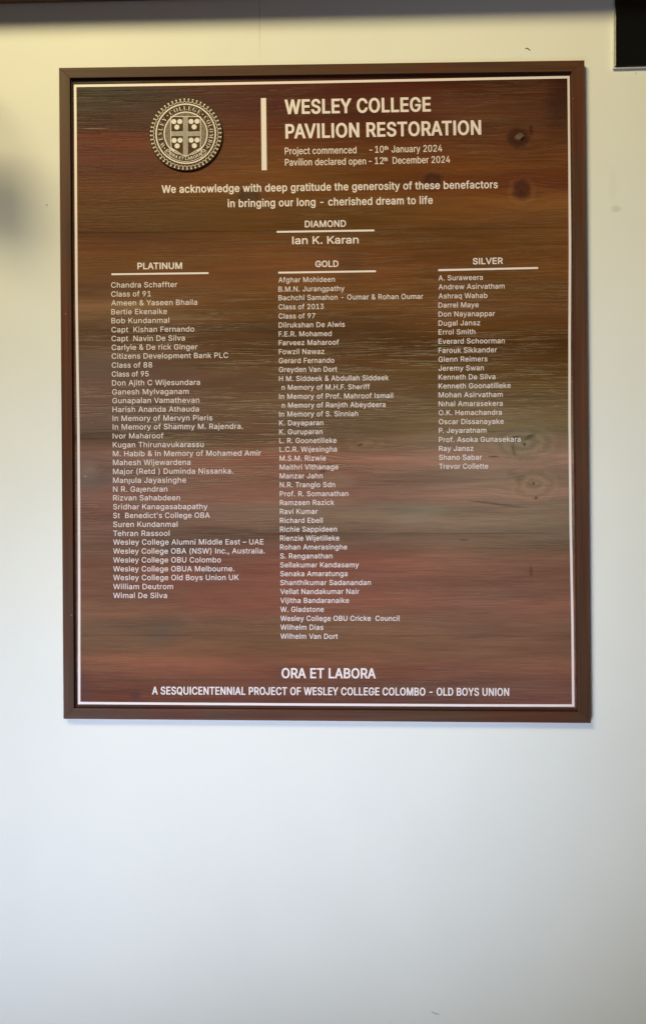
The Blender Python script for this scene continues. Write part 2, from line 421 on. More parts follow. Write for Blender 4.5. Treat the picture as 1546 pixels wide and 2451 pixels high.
# ---------------------------------------------------------------- beam over the plaque
pa, pb = at(0, 9.5), at(1546, -24)
sl = (pb.z - pa.z)/(pb.x - pa.x)
zb = lambda x: pa.z + sl*(x - pa.x)
bd, bh = 0.086, 0.16
beam = empty('wooden_beam', (0, 0, zb(0)), label='brown wooden beam along the top edge of the wall above the plaque', category='beam')
v, f = boxq([(X0, -bd, zb(X0)), (X1, -bd, zb(X1)), (X1, -bd, zb(X1) + bh), (X0, -bd, zb(X0) + bh)],
            [(X0, -.0005, zb(X0)), (X1, -.0005, zb(X1)), (X1, -.0005, zb(X1) + bh), (X0, -.0005, zb(X0) + bh)])
mesh('beam_board', v, f, M_beam, beam, bevel=.002)
v, f = boxq([(X0, -bd - .012, zb(X0) + bh + .001), (X1, -bd - .012, zb(X1) + bh + .001), (X1, -bd - .012, zb(X1) + bh + .03), (X0, -bd - .012, zb(X0) + bh + .03)],
            [(X0, -.0005, zb(X0) + bh + .001), (X1, -.0005, zb(X1) + bh + .001), (X1, -.0005, zb(X1) + bh + .03), (X0, -.0005, zb(X0) + bh + .03)])
mesh('beam_capping', v, f, M_beam, beam, bevel=.002)
adopt(beam)

# ---------------------------------------------------------------- black panel, upper right
pn = at(1640, 60)
panel = empty('black_panel', (pn.x, 0, pn.z), label='glossy black panel with a thin white edge at the upper right of the wall', category='panel')
c0, c1 = at(1471.5, -16, -.008), at(1471.5, 158.5, -.008)
xr = c0.x + .42
v, f = boxq([(c0.x, -.008, c0.z), (xr, -.008, c0.z), (xr, -.008, c1.z + .0045), (c1.x, -.008, c1.z)][::-1],
            [(c0.x, -.0005, c0.z), (xr, -.0005, c0.z), (xr, -.0005, c1.z + .0045), (c1.x, -.0005, c1.z)][::-1])
mesh('panel_sheet', v, f, M_black, panel, bevel=.0008)
e = .0022
v, f = boxq([(c1.x - e, -.0052, c1.z - e), (xr, -.0052, c1.z + .0045 - e), (xr, -.0052, c1.z + .0040), (c1.x - e, -.0052, c1.z - .0005)],
            [(c1.x - e, -.0004, c1.z - e), (xr, -.0004, c1.z + .0045 - e), (xr, -.0004, c1.z + .0040), (c1.x - e, -.0004, c1.z - .0005)])
mesh('edge_strip', v, f, M_white_edge, panel)
v, f = boxq([(c1.x - e, -.0052, c1.z), (c1.x - .0004, -.0052, c1.z), (c0.x - .0004, -.0052, c0.z), (c0.x - e*.6, -.0052, c0.z)],
            [(c1.x - e, -.0004, c1.z), (c1.x - .0004, -.0004, c1.z), (c0.x - .0004, -.0004, c0.z), (c0.x - e*.6, -.0004, c0.z)])
mesh('edge_strip', v, f, M_white_edge, panel)
adopt(panel)

# ---------------------------------------------------------------- plaque
o_c = at(775, 950)
plaque = empty('wooden_plaque', (o_c.x, 0, at(775, 1725).z),
               label='large framed wooden donor plaque with cream lettering and a round crest on the wall', category='plaque')
OUT = [(142.0, 162.3), (1397.9, 144.2), (1413.2, 1730.8), (152.7, 1720.6)]
INN = [(168.0, 186.5), (1367.5, 170.5), (1383.5, 1703.5), (178.0, 1695.0)]
out = [at(x, y, YF) for x, y in OUT]
inn = [at(x, y, YF) for x, y in INN]

def rail(i, mat):
    j = (i + 1) % 4
    a, b, c, d = out[i], out[j], inn[j], inn[i]
    # small gap at the mitre so the joint reads
    def sh(p, q, k=.00002):
        return p + (q - p).normalized()*k
    a2, b2, c2, d2 = sh(a, b), sh(b, a), sh(c, d), sh(d, c)
    fr = [a2, b2, c2, d2]
    bk = [Vector((q.x, -.0006, q.z)) for q in fr]
    v, f = boxq(fr, bk)
    f = [t[::-1] for t in f]
    return mesh('frame_rail', v, f, mat, plaque, bevel=.0004)

rail(0, M_fh); rail(1, M_fv); rail(2, M_fh); rail(3, M_fv)

# fillet strips that hold the board inside the frame
def fillet(i, wpx, depth, mat):
    j = (i + 1) % 4
    cen = sum(inn, Vector())/4
    a, b = inn[i], inn[j]
    dirv = (b - a).normalized()
    nrm = Vector((-dirv.z, 0, dirv.x))
    if nrm.dot(cen - a) < 0:
        nrm = -nrm
    wd = wpx/1397.0
    y = YB - depth
    q = [a + nrm*.0001 + dirv*.0001, b + nrm*.0001 - dirv*.0001, b + nrm*wd - dirv*wd, a + nrm*wd + dirv*wd]
    fr = [Vector((p.x, y, p.z)) for p in q]
    bk = [Vector((p.x, YB + .0002, p.z)) for p in q]
    v, f = boxq(fr, bk)
    mesh('fillet_strip', v, f, mat, plaque, bevel=.0004, seg=1)

for i in range(4):
    fillet(i, (3.5, 3.0, 6.5, 3.0)[i], .0016, M_fillet)

# planks
JT = [None, 308, 551, 793, 1034.5, 1277.5, 1521.5, None]
slope_at = lambda y: .0165 - .0195*min(1, max(0, (y - 195)/1480.))
def xin(y, side):
    t = (y - 175)/1520.
    return (165 + 9*t) if side == 0 else (1370.5 + 15*t)
def joint(k, side):
    x = xin(JT[k] if JT[k] else (180 if k == 0 else 1700), side)
    if k == 0:
        y = 183 if side == 0 else 166
    elif k == 7:
        y = 1699 if side == 0 else 1708
    else:
        y = JT[k] + (slope_at(JT[k])*600*(1 if side == 0 else -1))
    return at(x, y, YB)
for k in range(7):
    tl, tr, bl, br = joint(k, 0), joint(k, 1), joint(k + 1, 0), joint(k + 1, 1)
    g = .00010
    if k:
        tl = tl - Vector((0, 0, g)); tr = tr - Vector((0, 0, g))
    if k < 6:
        bl = bl + Vector((0, 0, g)); br = br + Vector((0, 0, g))
    dy = random.uniform(-.00012, .00012)
    fr = [Vector((p.x, YB + dy, p.z)) for p in (bl, br, tr, tl)]
    bk = [Vector((p.x, -.002, p.z)) for p in (bl, br, tr, tl)]
    v, f = boxq(fr, bk)
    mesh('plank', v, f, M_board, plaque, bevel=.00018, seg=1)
bb = [at(xin(183, 0) + 3, 186, -.0012), at(xin(183, 1) - 3, 172, -.0012), at(xin(1700, 1) - 3, 1704, -.0012), at(xin(1700, 0) + 3, 1696, -.0012)]
v, f = boxq(bb[::-1], [Vector((p.x, -.0004, p.z)) for p in bb[::-1]])
mesh('backing_sheet', v, f, M_seal_edge, plaque)

# ---------------------------------------------------------------- lettering
GS = """A943/32,0,396,1000,543,1000,910,0,777,0,564,595,519,732,456,940,482,940,418,729,375,595,167,0/216,279,216,391,727,391,727,279
B897/118,0,118,1000,474,1000,569,991,646,964,706,923,749,869,774,805,783,735,777,677,760,629,700,562,619,524,619,515,667,506,714,483,756,447,791,399,814,340,821,268,813,196,787,131,742,77,677,35,592,9,485,0/245,112,481,112,581,123,648,157,686,207,699,268,692,317,673,361,642,399,601,429,549,447,488,454,245,454/245,561,468,561,566,582,605,608,635,642,654,683,660,732,649,793,614,843,556,877,472,888,245,888
C1003/526,-13,403,2,295,49,205,125,137,227,94,352,79,499,94,647,137,773,205,875,295,951,403,998,526,1013,669,991,733,964,790,926,840,879,880,822,910,758,930,685,803,685,765,776,702,842,620,883,526,896,438,884,361,850,296,793,246,715,214,617,203,499,214,382,246,284,296,207,361,150,439,116,526,104,620,118,702,158,765,225,803,315,930,315,911,243,881,178,840,122,791,74,734,37,669,9,600,-8
D987/430,0,189,0,189,112,422,112,534,124,625,159,695,216,745,293,775,389,785,502,775,614,745,709,696,785,628,842,541,876,434,888,183,888,183,1000,443,1000,579,985,693,940,785,868,852,769,894,646,907,502,893,357,852,233,783,134,689,60,571,15/245,1000,245,0,118,0,118,1000
E823/118,0,118,1000,732,1000,732,888,245,888,245,562,699,562,699,450,245,450,245,112,738,112,738,0
F806/118,0,118,1000,726,1000,726,888,245,888,245,547,681,547,681,435,245,435,245,0
G1023/528,-13,403,2,294,49,204,125,136,227,93,353,79,499,93,647,136,773,203,875,293,951,400,998,521,1013,597,1008,669,990,735,961,793,922,842,875,883,818,913,755,932,685,802,685,761,773,700,839,620,882,521,896,436,884,360,850,295,793,246,715,214,617,203,499,214,382,246,285,296,207,362,150,440,116,528,104,608,113,678,140,735,183,779,242,806,314,815,398,854,391,556,391,556,503,940,503,940,393,926,278,886,179,823,97,740,37,641,-1
H1016/118,0,118,1000,245,1000,245,568,771,568,771,1000,898,1000,898,0,771,0,771,456,245,456,245,0
I365/118,0,118,1000,247,1000,247,0
J779/364,-13,244,6,148,64,86,159,65,286,65,340,192,340,192,286,204,205,239,146,294,110,364,98,433,110,487,146,522,205,534,286,534,1000,661,1000,661,286,640,159,578,64,483,6
K917/205,286,205,425,273,513,343,596,416,677,715,1000,881,1000,454,542,448,543/118,0,118,1000,245,1000,245,657,244,442,245,380,245,0/732,0,369,509,448,608,882,0
L772/118,0,118,1000,245,1000,245,112,710,112,710,0
M1235/118,0,118,1000,298,1000,545,368,565,312,588,241,612,165,632,96,604,96,625,162,649,238,672,311,693,368,936,1000,1116,1000,1116,0,991,0,991,572,992,643,993,725,995,812,997,899,1008,899,978,805,947,713,919,633,896,572,672,0,562,0,335,572,313,631,285,710,254,801,220,899,234,899,236,818,238,731,239,646,240,572,240,0
N1029/118,0,118,1000,268,1000,675,359,713,296,762,210,813,108,796,105,788,213,785,309,784,383,784,1000,911,1000,911,0,760,0,397,570,349,650,291,749,211,889,234,892,240,754,244,645,246,572,246,0
O1048/525,-13,403,2,296,49,206,125,137,227,94,352,79,499,94,647,137,773,206,875,296,951,403,998,525,1013,647,998,754,951,844,875,912,773,955,647,969,499,955,352,912,227,844,125,754,49,647,2/525,104,610,115,687,149,752,205,803,283,835,382,846,499,835,618,803,717,752,795,687,851,610,885,525,896,439,885,362,850,297,794,246,716,214,618,203,499,214,382,246,284,297,206,362,150,439,115
P874/118,0,118,1000,462,1000,568,990,653,958,719,909,766,845,794,769,803,683,794,598,766,522,719,457,653,407,568,376,462,365,215,365,215,477,457,477,528,483,584,503,626,535,655,577,672,627,677,683,672,740,655,789,626,831,584,862,527,882,456,889,245,889,245,0
Q1048/482,313,615,313,726,166,754,128,921,-94,788,-94,679,52,651,90/525,-13,403,2,296,49,206,125,137,227,94,352,79,499,94,647,137,773,206,875,296,951,403,998,525,1013,647,998,754,951,844,875,912,773,955,647,969,499,955,352,912,227,844,125,754,49,647,2/525,104,610,115,687,149,752,205,803,283,835,382,846,499,835,618,803,717,752,795,687,851,610,885,525,896,439,885,362,850,297,794,246,716,214,618,203,499,214,382,246,284,297,206,362,150,439,115
R883/118,0,118,1000,464,1000,569,990,655,960,721,913,767,851,795,777,805,692,795,607,767,534,721,473,654,427,569,398,464,389,189,389,189,501,459,501,530,507,585,525,627,553,656,591,673,637,679,692,673,748,656,796,627,835,585,864,529,882,458,889,245,889,245,0/694,0,452,450,595,450,841,0
S878/440,-17,338,-9,251,18,179,61,126,118,90,188,75,268,205,268,217,216,243,172,280,139,327,115,440,97,504,102,562,118,610,145,648,181,671,224,679,274,673,317,653,352,582,402,481,437,361,470,251,512,169,568,119,641,102,732,113,812,147,880,201,937,270,979,353,1005,446,1013,540,1005,621,978,689,937,741,882,775,817,788,743,663,743,642,810,594,860,526,891,442,901,382,896,329,880,285,855,253,822,233,783,226,738,234,692,257,656,333,606,417,577,519,549,612,518,705,467,776,388,796,336,803,272,792,195,760,125,707,66,636,21,546,-8
T882/62,888,62,1000,819,1000,819,888,505,888,505,0,379,0,379,888
U1017/509,-16,398,-5,303,30,225,85,166,157,130,243,118,340,118,1000,244,1000,244,350,252,282,277,222,315,172,368,134,433,109,509,101,585,109,650,134,702,172,740,222,764,282,772,350,772,1000,899,1000,899,340,887,243,850,157,792,85,714,30,619,-5
V943/401,0,32,1000,166,1000,378,405,423,270,487,60,461,60,525,271,569,405,776,1000,910,1000,546,0
W1349/305,0,32,1000,162,1000,321,385,345,286,367,184,387,78,372,78,393,184,415,286,440,385,602,1000,746,1000,907,385,933,286,956,184,977,78,960,78,981,184,1003,286,1028,385,1186,1000,1316,1000,1042,0,895,0,723,635,691,769,660,934,687,934,658,776,625,635,453,0
X932/36,0,427,559,427,464,58,1000,205,1000,350,787,401,710,439,647,479,574,456,574,495,646,534,710,587,787,734,1000,877,1000,509,470,509,564,896,0,750,0,575,254,528,325,491,384,453,454,481,454,443,386,405,326,357,254,180,0
Y928/400,0,400,409,32,1000,179,1000,378,677,437,574,491,453,440,453,494,576,551,677,749,1000,895,1000,527,409,527,0
Z862/82,0,82,91,538,757,602,846,670,935,684,893,561,889,438,888,79,888,79,1000,780,1000,780,907,332,253,263,158,191,65,177,107,299,111,421,112,785,112,785,0
a765/314,-17,247,-10,186,10,134,42,94,88,68,144,60,212,66,270,85,316,114,352,152,380,246,414,350,432,459,446,521,462,537,477,542,501,542,505,524,583,471,633,385,650,293,634,231,591,197,538,81,572,112,633,154,680,205,715,261,738,381,756,470,746,562,708,602,675,634,630,655,570,662,494,662,0,544,0,544,102,536,102,495,48,423,2/335,89,397,96,448,115,488,145,518,183,536,226,542,271,542,373,510,358,455,346,394,337,345,330,264,312,203,274,186,244,181,206,200,142,255,103
b834/451,-16,389,-10,339,7,271,61,232,115,220,115,220,0,103,0,103,1000,223,1000,223,628,232,628,270,680,337,733,387,750,450,756,538,744,615,709,679,652,727,575,757,481,767,371,757,261,727,166,679,89,616,32,539,-4/433,92,497,101,549,129,591,172,621,229,639,297,645,372,639,447,621,513,591,569,550,612,497,639,433,648,369,640,317,613,276,572,246,517,228,450,221,372,228,294,246,226,276,170,318,128,370,101
c778/407,-16,312,-4,230,32,161,90,110,167,78,261,67,368,78,478,110,572,161,649,230,707,312,744,407,756,511,741,600,700,668,633,711,544,595,515,571,568,531,611,476,639,407,648,340,639,285,610,243,565,213,508,195,441,189,368,195,297,213,231,243,174,285,130,340,101,407,91,477,101,532,130,573,174,598,230,713,201,671,110,602,42,512,-1
d834/384,-16,296,-4,219,32,155,89,107,166,77,261,67,371,77,481,108,575,156,652,220,709,297,744,385,756,448,750,497,733,565,680,602,628,611,628,611,1000,731,1000,731,0,615,0,615,115,603,115,564,61,496,7,446,-10/402,92,465,101,517,128,559,170,589,226,607,294,613,372,607,450,589,517,559,572,518,613,465,640,402,648,337,639,284,612,243,569,213,513,195,447,189,372,195,297,213,229,243,172,285,129,338,101
e794/417,-16,316,-4,230,32,161,90,109,167,78,260,67,367,78,475,109,569,159,647,226,706,308,743,403,756,522,735,578,709,628,670,670,619,702,554,723,475,730,381,730,333,147,333,147,434,664,434,609,397,603,467,585,528,556,578,516,617,465,641,403,649,341,641,288,616,245,578,214,530,195,474,189,415,189,349,196,273,217,209,251,158,297,121,353,98,417,91,499,104,561,143,601,207,717,179,694,124,659,77,612,38,555,9,490,-10
f499/448,746,448,643,13,643,13,746/158,0,158,848,166,907,188,955,222,993,266,1020,368,1042,437,1036,477,1024,447,921,422,928,383,932,336,925,303,904,285,870,279,823,279,0
g836/407,-296,330,-291,263,-274,162,-216,99,-136,199,-80,239,-130,303,-173,407,-191,489,-180,555,-148,598,-92,612,-11,612,134,602,134,563,82,496,31,446,15,383,9,298,20,221,52,157,105,108,177,77,268,67,376,77,484,108,577,157,652,221,709,298,744,385,756,448,750,498,733,566,680,605,627,615,627,615,746,732,746,732,-17,721,-106,689,-177,637,-230,571,-267,493,-289/403,116,466,124,518,148,559,186,590,238,608,302,614,379,608,454,590,519,560,573,519,614,466,640,403,648,338,639,285,612,243,570,213,516,195,451,189,379,195,305,214,241,244,188,286,149,339,124
h806/223,446,223,0,103,0,103,1000,223,1000,223,565,201,565,243,653,299,712,368,745,447,756,518,748,580,725,631,685,670,631,694,560,702,472,702,0,582,0,582,462,571,540,537,598,483,635,413,647,362,641,316,624,278,595,248,556,230,506
i328/103,0,103,746,223,746,223,0/164,870,133,876,106,894,87,919,81,950,87,981,106,1006,133,1024,164,1030,197,1024,224,1006,242,981,248,950,242,919,224,894,197,876
j328/103,746,223,746,223,-59,218,-123,200,-178,169,-222,127,-254,73,-274,7,-281,-19,-281,-19,-170,4,-170,49,-163,80,-141,97,-106,103,-57/164,870,132,876,105,894,87,919,81,950,87,981,105,1006,132,1024,164,1030,196,1024,223,1006,242,981,248,950,242,919,223,894,196,876
k748/216,268,216,416,237,416,559,746,708,746,362,392,348,392/103,0,103,1000,223,1000,223,0/578,0,291,365,376,450,732,0
l328/103,0,103,1040,223,1040,223,0
m1199/103,0,103,746,220,746,221,581,211,581,231,635,260,680,338,739,431,759,506,747,565,709,607,652,631,579,614,579,633,631,663,675,748,737,858,759,921,752,977,731,1025,695,1063,646,1087,581,1095,501,1095,0,975,0,975,499,963,568,929,615,880,641,823,650,776,644,736,629,679,570,659,486,659,0,539,0,539,511,529,567,497,611,450,640,392,650,310,629,275,604,247,568,229,523,223,468,223,0
n805/223,446,223,0,103,0,103,746,219,746,220,565,201,565,243,653,299,712,368,745,447,756,518,748,580,725,631,685,669,631,694,560,702,472,702,0,582,0,582,462,571,540,537,598,483,635,413,647,362,641,316,624,278,595,248,556,230,506
o816/407,-16,312,-4,230,32,161,90,110,167,78,261,67,368,78,478,110,572,161,649,230,707,312,744,407,756,504,744,587,707,655,649,706,572,738,478,749,368,738,261,706,167,655,90,587,32,504,-4/407,91,476,101,531,130,574,174,604,231,622,297,628,368,622,441,604,507,574,565,531,610,476,639,407,648,340,639,285,610,243,565,213,508,195,441,189,368,195,297,213,231,243,174,285,130,340,101
p834/103,-281,103,746,220,746,220,628,232,628,270,680,337,733,387,750,450,756,538,744,615,709,679,652,727,575,757,481,767,371,757,261,727,166,679,89,616,32,539,-4,451,-16,389,-10,339,7,271,61,232,115,223,115,223,-281/433,92,497,101,549,129,591,172,621,229,639,297,645,372,639,447,621,513,591,569,550,612,497,639,433,648,369,640,317,613,276,572,246,517,228,450,221,372,228,294,246,226,276,170,318,128,370,101
q834/731,-281,611,-281,611,115,602,115,564,61,496,7,446,-10,384,-16,296,-4,219,32,155,89,107,166,77,261,67,371,77,481,108,575,156,652,220,709,297,744,385,756,448,750,497,733,565,680,603,628,615,628,615,746,731,746/402,92,465,101,517,128,559,170,589,226,607,294,613,372,607,450,589,517,559,572,518,613,465,640,402,648,337,639,284,612,243,569,213,513,195,447,189,372,195,297,213,229,243,172,285,129,338,101
r509/103,0,103,746,219,746,219,631,227,631,255,682,300,722,355,748,419,756,451,756,479,754,479,634,452,638,407,640,357,635,313,618,276,592,247,557,229,515,223,466,223,0
s717/358,-16,285,-10,220,7,166,35,121,74,89,125,70,185,185,209,207,156,244,118,294,97,356,89,426,98,481,122,515,159,527,202,520,238,499,267,465,289,417,305,293,334,205,365,142,409,104,467,92,538,101,599,128,652,170,695,226,728,293,749,368,756,439,750,499,732,548,704,588,667,637,570,527,545,508,585,477,620,431,645,368,654,307,646,257,623,224,588,213,545,221,507,244,478,338,438,451,411,540,381,602,337,639,280,651,209,642,147,614,93,570,47,511,13,439,-9
t447/401,746,401,643,13,643,13,746/128,926,248,926,248,192,253,150,267,120,294,104,335,98,364,100,397,105,419,3,377,-5,331,-8,245,4,181,42,141,102,128,183
u806/358,-10,288,-2,226,21,175,60,136,115,111,186,103,273,103,746,223,746,223,283,235,206,269,147,323,111,393,99,444,104,490,122,528,151,557,190,576,240,582,300,582,746,702,746,702,0,586,0,586,181,604,181,562,92,505,33,437,1
v765/319,0,34,746,166,746,325,305,367,171,404,41,362,41,399,171,440,305,599,746,730,746,445,0
w1115/270,0,44,746,171,746,262,420,302,268,344,81,324,81,365,265,405,420,495,746,622,746,711,420,750,267,791,81,769,81,812,266,852,420,944,746,1070,746,844,0,724,0,627,338,599,442,571,551,544,664,571,664,544,551,516,442,487,338,391,0
x744/41,0,337,429,336,336,56,746,197,746,290,601,352,498,407,405,345,405,398,498,458,601,554,746,691,746,410,332,410,421,703,0,564,0,454,168,393,267,340,357,402,357,351,267,291,168,180,0
y765/93,-272,121,-168,140,-172,204,-175,256,-145,296,-70,319,-3,34,746,166,746,325,305,367,170,404,41,361,41,398,171,440,305,600,746,730,746,401,-114,347,-210,274,-267,180,-285,127,-281
z748/82,0,82,90,499,628,499,635,94,635,94,746,654,746,654,650,248,118,248,111,666,111,666,0
0891/446,-13,342,2,255,47,186,122,135,223,104,349,94,499,104,649,136,776,187,878,256,952,343,998,446,1013,548,998,635,952,704,878,755,776,786,649,797,499,786,349,755,223,705,122,636,47,549,2/446,97,513,109,570,145,616,203,649,283,669,382,676,499,669,618,649,717,616,797,570,855,513,891,446,903,377,891,320,855,275,797,242,717,222,618,215,499,222,382,242,283,275,203,320,145,377,109
1891/150,0,150,107,768,107,768,0/542,1000,542,0,417,0,417,881,411,881,169,703,169,839,390,1000
2891/126,0,126,93,460,450,555,555,611,642,630,730,623,780,605,823,575,857,537,883,440,903,385,897,339,880,301,851,273,813,255,766,250,711,129,711,139,796,169,869,218,930,281,976,357,1004,442,1013,527,1004,601,976,663,932,710,875,739,808,749,732,729,625,660,508,525,353,300,119,300,111,765,111,765,0
3891/428,-13,341,-5,261,19,192,59,138,113,102,180,86,259,215,259,226,211,249,171,282,139,325,116,430,98,541,119,585,146,618,183,640,229,647,285,641,337,621,386,588,427,540,459,476,480,395,487,308,487,308,588,566,881,566,889,137,889,137,1000,732,1000,732,905,415,547,415,568,518,567,606,542,677,498,729,437,762,365,772,285,761,202,728,130,676,70,607,24,523,-4
4891/78,207,78,311,485,1000,611,1000,213,326,213,319,812,319,812,207/554,0,554,238,554,287,554,624,674,624,674,0
5891/435,-13,350,-5,275,22,212,64,163,118,130,183,117,256,240,256,250,213,271,175,341,118,435,98,492,105,543,127,585,160,617,205,638,258,644,319,637,380,616,435,583,480,540,515,488,537,428,544,329,528,252,483,132,497,189,1000,720,1000,720,889,296,889,263,593,268,593,349,639,451,656,517,650,578,631,632,601,678,561,716,511,745,454,763,390,768,321,758,229,725,149,674,81,607,30,526,-3
6891/445,-13,357,-3,280,29,215,79,166,146,135,227,125,318,133,392,157,470,270,669,496,1000,633,1000,297,513,286,513,325,565,385,603,462,617,547,608,621,579,681,533,727,471,755,396,764,309,754,221,723,143,674,78,609,28,532,-3/445,95,500,102,548,123,587,156,618,199,637,251,644,309,637,368,618,419,587,462,548,494,500,515,445,521,390,515,342,495,302,463,271,420,252,370,246,311,252,252,271,200,302,156,342,123,390,102
7891/191,0,636,881,636,889,122,889,122,1000,768,1000,768,882,324,0
8891/445,-13,350,-4,266,22,198,65,146,121,113,189,102,266,108,327,128,384,158,433,199,474,246,504,300,520,300,525,234,554,182,605,149,672,138,748,148,820,178,884,225,938,287,979,361,1005,445,1013,528,1005,602,979,663,938,710,884,740,820,750,748,739,672,706,605,655,554,591,525,591,520,643,504,690,474,730,433,761,384,781,327,788,266,777,189,744,121,692,65,623,22,540,-4/445,97,507,102,560,118,603,145,635,180,655,223,662,272,655,325,634,371,600,409,556,438,504,456,445,462,385,456,333,438,289,409,255,371,234,325,227,272,233,223,253,180,285,145,329,118,382,102/445,569,539,590,576,616,604,650,622,691,628,738,622,785,605,826,577,859,541,884,445,904,349,884,312,859,284,826,267,785,261,738,267,691,284,650,312,616,349,590
9891/444,1013,532,1003,610,971,674,921,723,854,754,773,764,682,756,608,733,530,619,331,394,0,256,0,593,487,604,487,565,435,505,397,428,383,343,392,269,421,209,467,163,529,134,604,125,691,135,780,166,858,216,922,280,972,357,1003/444,905,390,898,342,877,302,844,272,801,253,749,246,691,253,632,272,581,302,538,342,506,390,485,444,479,499,485,548,505,588,537,618,580,637,631,644,689,637,748,618,800,588,844,548,877,500,898
.369/187,-9,153,-2,124,17,104,46,97,81,104,115,124,144,153,164,187,170,222,164,251,144,271,115,277,81,271,46,251,17,222,-2
,369/74,-235,133,140,269,140,166,-235
-891/662,481,662,369,224,369,224,481
–687/687,481,687,369,0,369,0,481
&880/387,-13,295,-4,217,23,153,66,106,122,77,188,67,262,74,321,93,372,166,461,276,548,425,659,465,692,500,737,515,796,507,840,483,875,445,898,396,906,330,891,285,848,269,784,286,714,332,643,401,558,860,0,715,0,337,455,238,575,172,676,154,728,148,783,156,846,179,901,215,946,264,981,324,1002,393,1009,463,1002,522,981,570,947,606,903,629,852,636,795,619,711,573,639,503,576,303,428,216,343,197,302,191,258,197,212,215,172,244,138,282,113,327,97,379,91,438,98,494,116,592,188,631,238,661,298,680,366,686,441,801,441,796,354,780,283,729,182,679,122,654,92,600,46,533,13,460,-7
(537/175,406,198,636,259,867,347,1060,464,1060,375,842,317,616,297,406,315,225,370,32,464,-189,347,-189,273,-42,219,107,186,258
)537/73,-189,169,35,222,229,240,406,219,616,162,842,73,1060,190,1060,279,867,340,636,362,406,351,256,317,105,263,-44,190,-189
'405/153,624,138,1000,266,1000,252,624
’348/101,626,160,1000,297,1000,193,626
ı328/103,0,103,746,223,746,223,0
 369/
ȷ328/103,746,223,746,223,-59,218,-123,200,-178,169,-222,127,-254,73,-274,7,-281,-19,-281,-19,-170,4,-170,49,-163,80,-141,97,-106,103,-57
·385/193,386,158,392,129,412,109,441,103,475,109,510,129,539,158,559,193,565,227,559,256,539,276,510,283,475,276,441,256,412,227,392"""
